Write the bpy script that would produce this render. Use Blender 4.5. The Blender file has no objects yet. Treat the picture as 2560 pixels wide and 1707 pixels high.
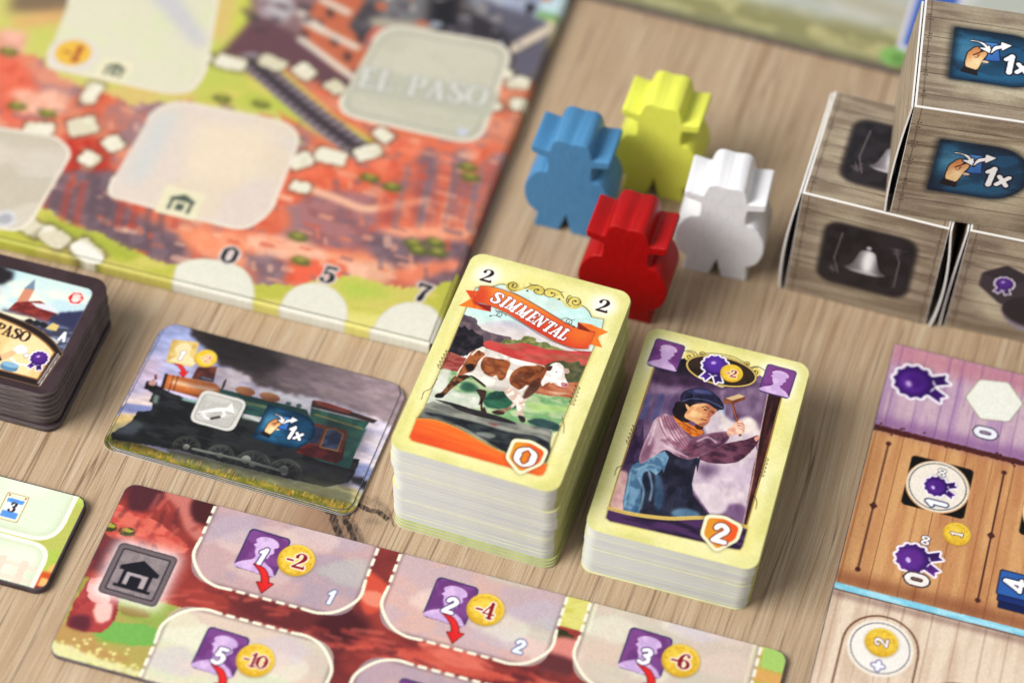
import bpy, bmesh, math, random
import numpy as np
from mathutils import Matrix, Vector

# ---------------------------------------------------------------- camera, light, exposure
sc = bpy.context.scene
CAM_E = (0.679538, -0.036177, 0.311860)
cam = bpy.data.cameras.new('camera'); cam_o = bpy.data.objects.new('camera', cam); sc.collection.objects.link(cam_o); sc.camera = cam_o
cam_o.location = (0.12544, -0.34721, 0.53029); cam_o.rotation_euler = CAM_E
cam.sensor_width = 36; cam.lens = 87.74; cam.clip_start = 0.02; cam.clip_end = 20
cam.dof.use_dof = True; cam.dof.focus_distance = 0.643; cam.dof.aperture_fstop = 5.4; cam.dof.aperture_blades = 9
world = bpy.data.worlds.new('World'); sc.world = world; world.use_nodes = True
world.node_tree.nodes['Background'].inputs[0].default_value = (0.95, 0.97, 1.0, 1); world.node_tree.nodes['Background'].inputs[1].default_value = 0.44
def lamp(name, loc, aim, size, power, col):
    l = bpy.data.lights.new(name, 'AREA'); l.shape = 'RECTANGLE'; l.size, l.size_y = size; l.energy = power; l.color = col
    o = bpy.data.objects.new(name, l); sc.collection.objects.link(o); o.location = loc
    o.rotation_euler = (Vector(aim)-Vector(loc)).to_track_quat('-Z', 'Y').to_euler(); return o
lamp('window_light', (-0.96, -0.62, 1.12), (0.0, 0.06, 0.0), (1.0, 0.9), 43.5, (1.0, 0.97, 0.93))
vs = sc.view_settings; vs.view_transform = 'Standard'; vs.look = 'None'; vs.exposure = 0.0; vs.gamma = 1.0

# ---------------------------------------------------------------- solved camera (mm, world frame = tall deck's own frame)
FPX, CX, CY = 6239.0, 1280.0, 853.5          # focal length and centre in photo pixels (2560 x 1707)
CAM_C = np.array([125.44, -347.21, 530.29])
def _rot(rx, ry, rz):
    c, s = math.cos, math.sin
    X = np.array([[1,0,0],[0,c(rx),-s(rx)],[0,s(rx),c(rx)]]); Y = np.array([[c(ry),0,s(ry)],[0,1,0],[-s(ry),0,c(ry)]])
    Z = np.array([[c(rz),-s(rz),0],[s(rz),c(rz),0],[0,0,1]])
    return Z @ Y @ X
CAM_R = _rot(CAM_E[0], CAM_E[1], CAM_E[2])

class Surf:
    """A flat printed face: origin and two in-plane axes in world mm. loc() measures where a photo point lies on it."""
    def __init__(s, o, ang=0.0, uy=None, ux=None):
        s.o = np.array(o, float); a = math.radians(ang)
        s.ux = np.array([math.cos(a), math.sin(a), 0.]) if ux is None else np.array(ux, float)
        s.uy = np.array([-math.sin(a), math.cos(a), 0.]) if uy is None else np.array(uy, float)
        s.n = np.cross(s.ux, s.uy)
    def loc(s, pts):
        pts = np.atleast_2d(np.array(pts, float))
        d = np.c_[(pts[:,0]-CX)/FPX, -(pts[:,1]-CY)/FPX, -np.ones(len(pts))] @ CAM_R.T
        t = ((s.o-CAM_C) @ s.n) / (d @ s.n)
        q = CAM_C + d*t[:,None] - s.o
        return np.c_[q @ s.ux, q @ s.uy]
    def zoom(s, ox, oy, k):                  # measuring window on the photo: offset and scale
        return lambda *pts: s.loc([(ox+k*x, oy+k*y) for x, y in pts])

# ---------------------------------------------------------------- small vector-print rasteriser (numpy)
def lin(c):
    c = np.asarray(c, float)/255.0
    return np.where(c <= .04045, c/12.92, ((c+.055)/1.055)**2.4)
def sp(pts, n=8, closed=False):              # Catmull-Rom
    p = np.array(pts, float)
    if len(p) < 3: return p
    q = np.vstack([p[-1], p, p[0], p[1]]) if closed else np.vstack([2*p[0]-p[1], p, 2*p[-1]-p[-2]])
    out = []; t = np.linspace(0, 1, n, endpoint=False)[:,None]
    for i in range(1, len(q)-2):
        a, b, c, d = q[i-1], q[i], q[i+1], q[i+2]
        out.append(.5*(2*b+(c-a)*t+(2*a-5*b+4*c-d)*t*t+(3*b-a-3*c+d)*t**3))
    if not closed: out.append(p[-1:])
    return np.vstack(out)
def ell(c, rx, ry=None, ang=0, n=40, a0=0, a1=360):
    ry = rx if ry is None else ry
    t = np.radians(np.linspace(a0, a1, n, endpoint=(a1-a0 != 360))); a = math.radians(ang)
    x, y = rx*np.cos(t), ry*np.sin(t)
    return np.c_[c[0]+x*math.cos(a)-y*math.sin(a), c[1]+x*math.sin(a)+y*math.cos(a)]
def rrect(x0, y0, x1, y1, r, n=6):
    P = []
    for cx, cy, a in ((x1-r,y1-r,0),(x0+r,y1-r,90),(x0+r,y0+r,180),(x1-r,y0+r,270)):
        P.append(ell((cx,cy), r, n=n, a0=a, a1=a+90))
    return np.vstack(P)
def rpoly(pts, r, n=5):                      # round the corners of any polygon
    p = np.array(pts, float); out = []
    for i in range(len(p)):
        a, b, c = p[i-1], p[i], p[(i+1) % len(p)]
        u = a-b; v = c-b; lu = np.hypot(*u); lv = np.hypot(*v); k = min(r, lu*.45, lv*.45)
        s0, s1 = b+u/lu*k, b+v/lv*k
        t = np.linspace(0, 1, n)[:,None]; out.append((1-t)**2*s0+2*t*(1-t)*b+t*t*s1)
    return np.vstack(out)
def strokes(pts, w, closed=False):
    p = np.array(pts, float)
    if closed: p = np.vstack([p, p[0]])
    w = np.full(len(p), w, float) if np.isscalar(w) else np.array(w, float)
    out = []
    for i in range(len(p)-1):
        d = p[i+1]-p[i]; l = np.hypot(*d)
        if l < 1e-6: continue
        n = np.array([-d[1], d[0]])/l
        out.append(np.array([p[i]-n*w[i]/2, p[i+1]-n*w[i+1]/2, p[i+1]+n*w[i+1]/2, p[i]+n*w[i]/2]))
    for q, k in zip(p, w): out.append(ell(q, k/2, n=10))
    return out
def dashes(pts, on, off):
    p = np.array(pts, float); L = np.r_[0, np.cumsum(np.hypot(*np.diff(p, axis=0).T))]; out = []; t = 0
    while t < L[-1]:
        ts = np.linspace(t, min(t+on, L[-1]), 4); out.append(np.c_[np.interp(ts, L, p[:,0]), np.interp(ts, L, p[:,1])]); t += on+off
    return out

def vnoise(ny, nx, sy, sx, rng, octv=4):
    out = np.zeros((ny, nx)); amp = 1.; tot = 0
    for o in range(octv):
        gy, gx = max(2, int(ny/sy)+3), max(2, int(nx/sx)+3)
        g = rng.random((gy, gx))
        y = np.arange(ny)/sy; x = np.arange(nx)/sx; y = np.minimum(y, gy-1.001); x = np.minimum(x, gx-1.001)
        iy = y.astype(int); ix = x.astype(int); fy = y-iy; fx = x-ix
        fy = (fy*fy*(3-2*fy))[:,None]; fx = (fx*fx*(3-2*fx))[None,:]
        a = g[iy][:,ix]; b = g[iy][:,ix+1]; c = g[iy+1][:,ix]; d = g[iy+1][:,ix+1]
        out += amp*((a*(1-fx)+b*fx)*(1-fy)+(c*(1-fx)+d*fx)*fy); tot += amp; amp *= .42; sy = max(sy/2, 1.); sx = max(sx/2, 1.)
    out = out/tot
    return np.clip((out-.5)*1.9+.5, 0, 1)
def blur(m, r):
    r = int(round(r))
    if r < 1: return m
    for ax in (0, 1):
        for _ in range(2):
            q = np.pad(m, [(r+1, r) if a == ax else (0, 0) for a in (0, 1)], mode='edge').cumsum(axis=ax)
            m = (np.take(q, range(2*r+1, q.shape[ax]), ax)-np.take(q, range(0, q.shape[ax]-2*r-1), ax))/(2*r+1)
    return m

class Canvas:
    def __init__(s, W, H, res, base=(255,255,255), seed=1):
        s.W, s.H, s.res = W, H, res; s.nx, s.ny = int(round(W*res))+1, int(round(H*res))+1
        s.a = np.empty((s.ny, s.nx, 3)); s.a[:] = base
        s.rng = np.random.default_rng(seed); s.nz = {}
    def noise(s, sx, sy, k=0):
        key = (sx, sy, k)
        if key not in s.nz: s.nz[key] = vnoise(s.ny, s.nx, max(1., sy*s.res), max(1., sx*s.res), s.rng)
        return s.nz[key]
    def mask(s, polys, keep=False, pad=0):
        SS = 4; P = [np.asarray(p, float)*s.res+.5 for p in polys]
        allp = np.vstack(P)
        x0 = max(0, int(allp[:,0].min())-1-pad); x1 = min(s.nx, int(allp[:,0].max())+3+pad)
        y0 = max(0, int(allp[:,1].min())-1-pad); y1 = min(s.ny, int(allp[:,1].max())+3+pad)
        if x1 <= x0 or y1 <= y0: return None
        w, h = x1-x0, y1-y0; buf = np.zeros((h*SS, w+2))
        for p in P:
            if not keep and np.sum(p[:,0]*np.roll(p[:,1],-1)-np.roll(p[:,0],-1)*p[:,1]) < 0: p = p[::-1]
            q = np.roll(p, -1, axis=0)
            for (ax, ay), (bx, by) in zip(p, q):
                sg = 1.
                if ay > by: ax, ay, bx, by = bx, by, ax, ay; sg = -1.
                j0 = max(0, int(math.ceil((ay-y0)*SS-.5))); j1 = min(h*SS, int(math.ceil((by-y0)*SS-.5)))
                if j1 <= j0: continue
                j = np.arange(j0, j1); x = ax+(bx-ax)*(((j+.5)/SS+y0-ay)/(by-ay))-x0
                x = np.clip(x, 0, w); ix = x.astype(int); fr = x-ix
                np.add.at(buf, (j, ix), sg*(1-fr)); np.add.at(buf, (j, np.minimum(ix+1, w+1)), sg*fr)
        c = np.clip(np.abs(np.cumsum(buf, axis=1)[:,:w]), 0, 1)
        return (slice(y0, y1), slice(x0, x1)), c.reshape(h, SS, w).mean(axis=1)
    def rough(s, p, amp, step=.6):
        p = np.asarray(p, float); out = []
        for i in range(len(p)):
            a, b = p[i], p[(i+1) % len(p)]; n = max(1, int(np.hypot(*(b-a))/step))
            out.append(a+(b-a)*np.linspace(0, 1, n, endpoint=False)[:,None])
        q = np.vstack(out); return q+(s.rng.random(q.shape)-.5)*2*amp
    def fill(s, polys, col, al=1., soft=0, rough=0, keep=False, c2=None, grad=None, nz=None, clip=None):
        """col fill; c2 with grad=(p0,p1) gives a gradient, c2 with nz=(sx,sy[,lo,hi]) gives brushed patches."""
        if isinstance(polys, np.ndarray): polys = [polys]
        if rough: polys = [s.rough(p, rough) for p in polys]
        r = int(soft*s.res); m = s.mask(polys, keep, pad=2*r+1)
        if m is None: return
        sl, c = m
        if r: c = blur(c, r)
        if clip is not None: c = c*clip[sl]
        col = np.array(col, float); out = col
        if c2 is not None:
            if grad is not None:
                yy, xx = np.mgrid[sl]; p0, p1 = np.array(grad[0], float)*s.res, np.array(grad[1], float)*s.res; d = p1-p0
                t = np.clip(((xx-p0[0])*d[0]+(yy-p0[1])*d[1])/(d@d), 0, 1)[...,None]
            else:
                lo, hi = nz[2:4] if len(nz) > 2 else (.35, .65)
                t = np.clip((s.noise(nz[0], nz[1], len(nz) > 4 and nz[4])[sl]-lo)/(hi-lo), 0, 1)[...,None]
            out = col*(1-t)+np.array(c2, float)*t
        c = (c*al)[...,None]; s.a[sl] = s.a[sl]*(1-c)+out*c
    def line(s, pts, w, col, al=1., closed=False, soft=0, clip=None): s.fill(strokes(pts, w, closed), col, al, soft, clip=clip)
    def clipmask(s, polys):
        o = np.zeros((s.ny, s.nx)); m = s.mask([polys] if isinstance(polys, np.ndarray) else polys)
        if m: o[m[0]] = m[1]
        return o
    def grain(s, sx, sy, amt, k=0): s.a *= 1+amt*(s.noise(sx, sy, k)-.5)[...,None]*2
    def linear(s):                            # ink densities: a little print contrast
        x = np.clip(s.a/255, 0, 1); x = .8*x+.2*(3*x*x-2*x**3)
        g_ = x.mean(-1, keepdims=True); x = np.clip(g_+(x-g_)*.94, 0, 1)
        return lin(255*x**1.08)

# ---------------------------------------------------------------- glyphs: strokes in a unit-high box: (points, width or widths, smooth)
G_SERIF = {
 '0': (.62, [([(.31,.96),(.08,.75),(.06,.5),(.08,.25),(.31,.04),(.54,.25),(.56,.5),(.54,.75),(.31,.96)], [.08,.18,.22,.18,.08,.18,.22,.18,.08], 1)]),
 '1': (.5, [([(.27,.03),(.27,.97)], .2, 0), ([(.08,.80),(.25,.93)], .1, 0), ([(.06,.04),(.48,.04)], .09, 0)]),
 '2': (.66, [([(.13,.72),(.14,.80),(.22,.93),(.36,.96),(.52,.88),(.56,.72),(.46,.52),(.28,.33),(.08,.12)], [.2,.15,.08,.08,.17,.22,.17,.1,.08], 1), ([(.07,.09),(.64,.09)], .17, 0), ([(.61,.1),(.64,.24)], .06, 0)]),
 '3': (.62, [([(.12,.77),(.2,.93),(.36,.95),(.5,.82),(.46,.62),(.28,.53)], [.18,.1,.08,.19,.16,.07], 1), ([(.28,.53),(.48,.45),(.54,.27),(.44,.08),(.26,.04),(.12,.12),(.1,.2)], [.07,.15,.22,.12,.08,.12,.18], 1)]),
 '4': (.66, [([(.44,.03),(.44,.96)], .2, 0), ([(.44,.95),(.06,.28)], .08, 0), ([(.05,.28),(.64,.28)], .1, 0), ([(.28,.03),(.6,.03)], .08, 0)]),
 '5': (.64, [([(.14,.9),(.56,.9)], .16, 0), ([(.15,.93),(.12,.5)], .08, 0), ([(.12,.5),(.3,.6),(.48,.5),(.54,.3),(.44,.1),(.26,.04),(.12,.12),(.1,.2)], [.06,.1,.17,.22,.12,.08,.12,.18], 1)]),
 '6': (.62, [([(.5,.82),(.42,.93),(.3,.94),(.14,.74),(.08,.45),(.12,.2),(.3,.05),(.48,.16),(.54,.32),(.46,.5),(.3,.57),(.16,.46)], [.16,.1,.08,.16,.22,.2,.08,.16,.2,.15,.07,.06], 1)]),
 '7': (.6, [([(.06,.9),(.56,.88)], .18, 0), ([(.06,.93),(.07,.74)], .08, 0), ([(.55,.86),(.36,.5),(.26,.04)], [.08,.16,.24], 1)]),
 '-': (.42, [([(.06,.45),(.36,.45)], .13, 0)]),
 'S': (.62, [([(.54,.72),(.48,.9),(.32,.96),(.14,.88),(.12,.7),(.28,.56),(.46,.42),(.52,.24),(.42,.07),(.26,.04),(.12,.1),(.07,.3)], [.1,.11,.1,.18,.2,.2,.2,.2,.16,.1,.12,.1], 1)]),
 'I': (.36, [([(.18,.02),(.18,.98)], .2, 0), ([(.04,.05),(.32,.05)], .1, 0), ([(.04,.95),(.32,.95)], .1, 0)]),
 'M': (.9, [([(.16,.03),(.16,.95)], .11, 0), ([(.18,.92),(.45,.1)], .19, 0), ([(.45,.1),(.72,.92)], .1, 0), ([(.73,.03),(.73,.95)], .2, 0), ([(.04,.05),(.3,.05)], .1, 0), ([(.58,.05),(.88,.05)], .1, 0), ([(.04,.95),(.22,.95)], .1, 0), ([(.7,.95),(.88,.95)], .1, 0)]),
 'E': (.62, [([(.18,.03),(.18,.97)], .2, 0), ([(.04,.05),(.55,.05)], .1, 0), ([(.04,.95),(.55,.95)], .1, 0), ([(.2,.5),(.42,.5)], .09, 0), ([(.55,.04),(.57,.24)], .09, 0), ([(.54,.96),(.54,.78)], .09, 0), ([(.42,.38),(.42,.62)], .07, 0)]),
 'N': (.76, [([(.15,.03),(.15,.95)], .1, 0), ([(.16,.92),(.58,.08)], .2, 0), ([(.6,.05),(.6,.97)], .1, 0), ([(.04,.05),(.28,.05)], .1, 0), ([(.04,.95),(.2,.95)], .1, 0), ([(.48,.95),(.72,.95)], .1, 0)]),
 'T': (.66, [([(.33,.03),(.33,.97)], .2, 0), ([(.06,.95),(.6,.95)], .1, 0), ([(.06,.96),(.05,.74)], .09, 0), ([(.6,.96),(.61,.74)], .09, 0), ([(.18,.05),(.48,.05)], .1, 0)]),
 'A': (.74, [([(.12,.04),(.36,.95)], .1, 0), ([(.36,.95),(.58,.04)], .2, 0), ([(.2,.32),(.5,.32)], .08, 0), ([(.02,.05),(.24,.05)], .1, 0), ([(.44,.05),(.72,.05)], .1, 0)]),
 'L': (.6, [([(.18,.03),(.18,.97)], .2, 0), ([(.04,.05),(.53,.05)], .1, 0), ([(.04,.95),(.34,.95)], .1, 0), ([(.53,.04),(.55,.3)], .1, 0)]),
 'P': (.62, [([(.18,.03),(.18,.97)], .19, 0), ([(.18,.95),(.4,.94),(.55,.84),(.55,.64),(.4,.5),(.2,.49)], [.08,.1,.18,.18,.1,.08], 1), ([(.04,.05),(.34,.05)], .09, 0), ([(.04,.95),(.2,.95)], .09, 0)]),
 'O': (.74, [([(.37,.97),(.12,.8),(.07,.5),(.12,.2),(.37,.03),(.62,.2),(.67,.5),(.62,.8),(.37,.97)], [.07,.17,.2,.17,.07,.17,.2,.17,.07], 1)]),
 ' ': (.4, []),
}
G_SANS = {
 '0': (.62, [([(.31,.9),(.14,.78),(.11,.5),(.14,.22),(.31,.1),(.48,.22),(.51,.5),(.48,.78),(.31,.9)], .2, 1)]),
 '1': (.46, [([(.3,.04),(.3,.92)], .21, 0), ([(.1,.7),(.28,.9)], .17, 0)]),
 '2': (.62, [([(.12,.72),(.2,.87),(.35,.9),(.5,.78),(.48,.6),(.3,.38),(.12,.1)], .2, 1), ([(.12,.1),(.54,.1)], .2, 0)]),
 '3': (.6, [([(.12,.8),(.3,.9),(.46,.8),(.46,.62),(.28,.53)], .19, 1), ([(.28,.53),(.48,.44),(.5,.22),(.32,.09),(.12,.16)], .19, 1)]),
 '4': (.66, [([(.46,.03),(.46,.92)], .2, 0), ([(.44,.9),(.1,.3)], .16, 0), ([(.08,.29),(.62,.29)], .17, 0)]),
 '5': (.6, [([(.16,.9),(.5,.9)], .18, 0), ([(.18,.9),(.15,.52)], .17, 0), ([(.15,.52),(.34,.59),(.5,.46),(.48,.2),(.3,.09),(.1,.16)], .19, 1)]),
 'x': (.56, [([(.1,.12),(.46,.56)], .18, 0), ([(.46,.12),(.1,.56)], .18, 0)]),
 '+': (.6, [([(.08,.45),(.52,.45)], .2, 0), ([(.3,.22),(.3,.68)], .2, 0)]),
 'A': (.66, [([(.1,.06),(.33,.9)], .19, 0), ([(.33,.9),(.56,.06)], .19, 0), ([(.2,.32),(.46,.32)], .15, 0)]),
 '8': (.9, [([(.45,.5),(.62,.72),(.8,.66),(.8,.34),(.62,.28),(.45,.5),(.28,.72),(.1,.66),(.1,.34),(.28,.28),(.45,.5)], .13, 1)]),   # infinity sign
}
class Pen:
    """Draws in its own frame (origin, size, angle, optional slant) on a canvas."""
    def __init__(s, cv, o, k=1., ang=0., slant=0., clip=None, M=None):
        s.cv, s.o, s.k = cv, np.array(o, float).ravel()[:2], k; a = math.radians(ang)
        s.M = np.array([[math.cos(a), -math.sin(a)], [math.sin(a), math.cos(a)]]) @ np.array([[1, slant], [0, 1]])*k if M is None else np.array(M, float)
        s.clip = clip
        if M is not None: s.k = math.sqrt(abs(np.linalg.det(s.M)))
    def t(s, p): return np.atleast_2d(np.array(p, float)) @ s.M.T + s.o
    def fill(s, p, col, **k):
        if 'grad' in k: k['grad'] = s.t(k['grad'])
        if 'soft' in k: k['soft'] *= s.k
        P = [s.t(q) for q in p] if isinstance(p, list) else s.t(p)
        s.cv.fill(P, col, clip=s.clip, **k)
    def line(s, p, w, col, **k): s.cv.line(s.t(p), w*s.k if np.isscalar(w) else np.array(w)*s.k, col, clip=s.clip, **k)
    def glyph(s, ch, font, x, col, ow=0, oc=None):
        w, st = font[ch]
        for phase in ((1, 0) if ow else (0,)):
            P = []
            for pts, wd, sm in st:
                p = np.array(pts, float)+[x, -.5]; wv = np.full(len(p), wd, float) if np.isscalar(wd) else np.array(wd, float)
                if sm:
                    q = sp(np.c_[p, wv], 6); p, wv = q[:,:2], np.abs(q[:,2])
                P += strokes(s.t(p), (wv+2*ow*phase)*s.k)
            if P: s.cv.fill(P, oc if phase else col, clip=s.clip)
        return w
    def text(s, txt, font, col, ow=0, oc=None, track=0., centre=True):
        W = sum(font[c][0]+track for c in txt)-track; x = -W/2 if centre else 0.
        xs = []
        for c in txt: xs.append(x); x += font[c][0]+track
        if ow:
            for c, q in zip(txt, xs):
                if font[c][1]: s.glyph(c, font, q, oc, ow, oc)
        for c, q in zip(txt, xs): s.glyph(c, font, q, col)
# ---------------------------------------------------------------- printed icons
LILAC, PURPLE, NAVY = (216,184,228), (116,62,128), (66,60,104)
def icon_portrait(p, num=None, h=1.2):
    p.fill(rrect(-.56,-.56*h,.56,.56*h,.13), NAVY)
    p.fill(rrect(-.52,-.56*h+.04,.52,.56*h-.04,.11), PURPLE, c2=(132,76,144), nz=(3,3))
    sil = sp([(-.5,-.6),(-.44,-.42),(-.2,-.28),(-.13,-.16),(-.2,-.02),(-.22,.1),(-.3,.17),(-.24,.24),(-.3,.34),(-.16,.46),(.06,.49),(.26,.42),(.33,.28),(.24,.2),(.28,.08),(.2,-.02),(.19,-.12),(.12,-.16),(.16,-.26),(.38,-.38),(.48,-.5),(.47,-.6)], 4, True)
    p.fill(np.minimum(np.maximum(sil, -.62), .6), LILAC, c2=(200,168,216), nz=(2,2))
    if num:
        Pen(p.cv, p.t((.02,-.1))[0], M=p.M*.52 @ np.array([[1,.12],[0,1]]), clip=p.clip).text(num, G_SANS, (250,248,252), .07, (92,70,120))
def icon_coin(p, txt, col=(150,22,36), oc=(252,240,225), size=.62, ang=0, font=None):
    p.fill(ell((0.02,-.03), 1.03), (120,100,50), al=.5, soft=.08)
    p.fill(ell((0,0), 1.0), (206,160,36), c2=(240,205,74), grad=[(-.3,-1),(.4,.9)])
    p.fill(ell((0,0), .86), (224,178,48), c2=(238,198,70), nz=(1.6,1.6))
    p.fill(ell((.05,.12), .5), (250,220,104), al=.7, soft=.35)
    for a in range(0, 360, 30): p.fill(ell((.8*math.cos(a*.01745), .8*math.sin(a*.01745)), .06), (196,146,32), al=.5)
    Pen(p.cv, p.t((0,0))[0], M=p.M*size*1.35 @ np.array([[math.cos(math.radians(ang)),-math.sin(math.radians(ang))],[math.sin(math.radians(ang)),math.cos(math.radians(ang))]]), clip=p.clip).text(txt, font or G_SERIF, col, .07, oc, track=-.02)
def icon_ribbon(p, c=(78,32,136), lo=None):
    t = np.linspace(0, 2*np.pi, 121)[:-1]; r = .5+.035*np.cos(12*t); ring = np.c_[r*np.cos(t), .12+r*np.sin(t)]
    tails = [np.array([(-.3,-.3),(-.04,-.42),(-.22,-.74),(-.3,-.6),(-.46,-.62)]), np.array([(.3,-.3),(.04,-.42),(.2,-.76),(.28,-.62),(.46,-.62)])]
    p.fill([q+np.array([.04,-.05]) for q in tails]+[ring*1.12+np.array([.04,-.06])], (50,40,60), al=.35, soft=.06)
    p.fill(strokes(ring, .14, True)+sum([strokes(q, .13, True) for q in tails], []), (246,240,252))
    p.fill(tails, c, c2=(50,22,92), grad=[(-.3,-.7),(.3,-.3)])
    p.fill(ring, c, c2=(52,18,98), grad=[(-.2,.5),(.3,-.4)])
    for k in range(12):
        a = k*math.pi/6+.26; p.line([(.4*math.cos(a), .12+.4*math.sin(a)), (.49*math.cos(a), .12+.49*math.sin(a))], .03, (46,16,86), al=.6)
    p.fill(ell((-.02,.14), .33), (112,62,172), al=.75, soft=.08); p.fill(ell((.03,.08), .27), c, al=.8, soft=.1)
    p.fill(ell((-.1,.24), .1, .07, 30), (226,206,250), al=.85, soft=.03)
def icon_arrow(p, col=(214,26,34), oc=(120,14,22)):
    body = np.vstack([sp([(-.5,.42),(-.1,.36),(.16,.1),(.24,-.12)], 6), [(.42,-.1),(.2,-.56),(-.12,-.22),(.04,-.2)], sp([(.04,-.18),(-.08,.08),(-.28,.28),(-.5,.42)], 6)])
    p.fill(strokes(body, .07, True), oc); p.fill(body, col, c2=(240,60,50), grad=[(-.3,-.3),(.3,.3)])
def icon_hand_tag(p, glow=0.):
    body = np.vstack([rpoly([(-.88,-.54),(-.86,.56),(.0,.56),(.0,-.54)], .03, 3)[:6], ell((0,.01), .54, .55, n=18, a0=90, a1=-90)])
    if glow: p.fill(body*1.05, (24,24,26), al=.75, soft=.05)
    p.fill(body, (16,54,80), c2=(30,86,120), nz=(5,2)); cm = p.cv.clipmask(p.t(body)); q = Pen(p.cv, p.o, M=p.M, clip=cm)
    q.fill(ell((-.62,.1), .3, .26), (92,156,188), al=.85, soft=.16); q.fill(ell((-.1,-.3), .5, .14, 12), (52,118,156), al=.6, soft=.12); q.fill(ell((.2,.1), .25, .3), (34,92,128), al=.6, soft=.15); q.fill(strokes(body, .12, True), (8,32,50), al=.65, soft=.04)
    def both(P, w, oc, col, **k): q.fill(strokes(np.array(P), w, True)+[np.array(P)], oc); q.fill(np.array(P), col, **k)
    both([(-.45,.32),(-.21,.33),(-.16,-.03),(-.36,-.05)], .035, (20,44,92), (84,140,204), c2=(58,110,182), grad=[(-.3,.3),(-.2,0)])
    both(sp([(-.65,-.24),(-.64,.02),(-.60,.1),(-.54,.18),(-.48,.2),(-.45,.15),(-.46,.09),(-.38,.13),(-.355,.07),(-.42,-.08),(-.45,-.19),(-.5,-.28)],4,True), .035, (34,22,22), (244,204,150), c2=(206,138,88), grad=[(-.48,-.12),(-.6,.1)])
    q.line(sp([(-.55,.02),(-.5,.06),(-.46,.09)],5), .03, (130,72,46)); q.line(sp([(-.53,-.02),(-.5,-.03),(-.47,.04)],5), .025, (150,88,56)); q.fill(ell((-.5,-.1), .07,.09), (252,222,176), al=.8, soft=.04); q.fill(ell((-.37,-.09), .05,.025), (236,196,160))
    q.fill(np.array([(-.68,-.24),(-.47,-.29),(-.47,-.41),(-.73,-.36)]), (36,26,32))
    a1 = np.vstack([sp([(-.6,.32),(-.5,.32),(-.4,.25),(-.37,.2)],5), [(-.46,.19),(-.29,.1),(-.33,.26),(-.36,.22)], sp([(-.35,.22),(-.42,.3),(-.6,.32)],5)]); a2 = np.vstack([sp([(-.29,.12),(-.25,.25),(-.15,.3)],5), [(-.15,.37),(-.01,.33),(-.13,.21),(-.14,.25)], sp([(-.15,.25),(-.23,.2),(-.29,.12)],5)])
    for a in (a1, a2): q.fill(strokes(a, .05, True)+[a], (18,24,44)); q.fill(strokes(a, .012, True)+[a], (250,250,252))
    Pen(p.cv, p.t((.09,-.06))[0], M=p.M*.4 @ np.array([[1,.1],[0,1]]), clip=cm).text('1x', G_SANS, (250,250,253), .07, (18,22,44), track=.02)
def icon_house(p):
    p.fill(rrect(-.62,-.62,.62,.62,.1), (255,250,250), al=.9, soft=.12); p.fill(rrect(-.55,-.55,.55,.55,.1), (92,82,88)); p.fill(rrect(-.52,-.52,.52,.52,.08), (118,106,110))
    p.fill(rrect(-.45,-.45,.45,.45,.04), (50,44,52)); p.fill(rrect(-.425,-.425,.425,.425,.03), (150,138,140), c2=(138,126,130), nz=(1.5,1.5))
    K = (28,26,40)
    p.fill(np.array([(-.36,.1),(0,.3),(.36,.1),(.36,.02),(-.36,.02)]), K); p.fill(np.array([(-.27,.04),(.27,.04),(.27,-.3),(-.27,-.3)]), K)
    p.fill(np.array([(-.2,0),(.2,0),(.2,-.26),(-.2,-.26)]), (176,164,168)); p.fill(rrect(-.12,-.3,.1,-.06,.03), K); p.fill(np.array([(-.34,-.34),(.34,-.34),(.34,-.28),(-.34,-.28)]), K)
def icon_shield(p, ch, font):
    out = rpoly([(-.46,.42),(.0,.52),(.48,.36),(.46,-.1),(.02,-.58),(-.46,-.2)], .12); inn = out*.82
    p.fill(out*1.06, (60,40,20), al=.4, soft=.05); p.fill(out, (238,238,200)); p.fill(inn, (226,150,44), c2=(238,96,36), grad=[(-.15,0),(.2,.1)])
    Pen(p.cv, p.t((.0,-.01))[0], M=p.M*.58 @ np.array([[1.3 if ch == '0' else 1.1,0],[0,1]]), clip=p.clip).text(ch, font, (252,250,252), .07, (150,90,60))
def icon_bell(p):
    p.fill(rrect(-.56,-.56,.56,.56,.2), (46,40,44), soft=.03); p.fill(rrect(-.5,-.5,.5,.5,.17), (52,46,52), c2=(38,34,40), nz=(3,3))
    p.line([(-.34,.38),(-.38,-.1),(-.3,-.36)], .012, (128,120,124)); p.line([(.38,-.36),(.38,.1),(.3,.34)], .012, (128,120,124))
    rr = np.random.default_rng(5)
    for cx, cy in ((-.36,-.28),(.33,.3)):
        for k in range(9): a, b = rr.normal(0,.05,2), rr.normal(0,.05,2); p.line([(cx+a[0],cy+a[1]),(cx+b[0],cy+b[1])], .008, (116,106,112))
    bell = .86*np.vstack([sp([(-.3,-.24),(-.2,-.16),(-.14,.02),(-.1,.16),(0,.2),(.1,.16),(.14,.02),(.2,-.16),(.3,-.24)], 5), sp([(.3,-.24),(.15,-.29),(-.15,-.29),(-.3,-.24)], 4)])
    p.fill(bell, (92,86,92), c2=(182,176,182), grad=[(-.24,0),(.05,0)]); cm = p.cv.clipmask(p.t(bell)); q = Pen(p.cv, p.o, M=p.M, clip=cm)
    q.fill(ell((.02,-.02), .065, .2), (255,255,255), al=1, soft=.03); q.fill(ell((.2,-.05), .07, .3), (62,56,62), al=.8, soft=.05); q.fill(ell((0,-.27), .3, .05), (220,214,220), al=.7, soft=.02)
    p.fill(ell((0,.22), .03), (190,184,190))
def scroll(cv, pts, w, col, fillc=None):
    q = sp(pts, 8)
    if fillc is not None: cv.fill(q, fillc)
    cv.line(q, w, col)
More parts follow.
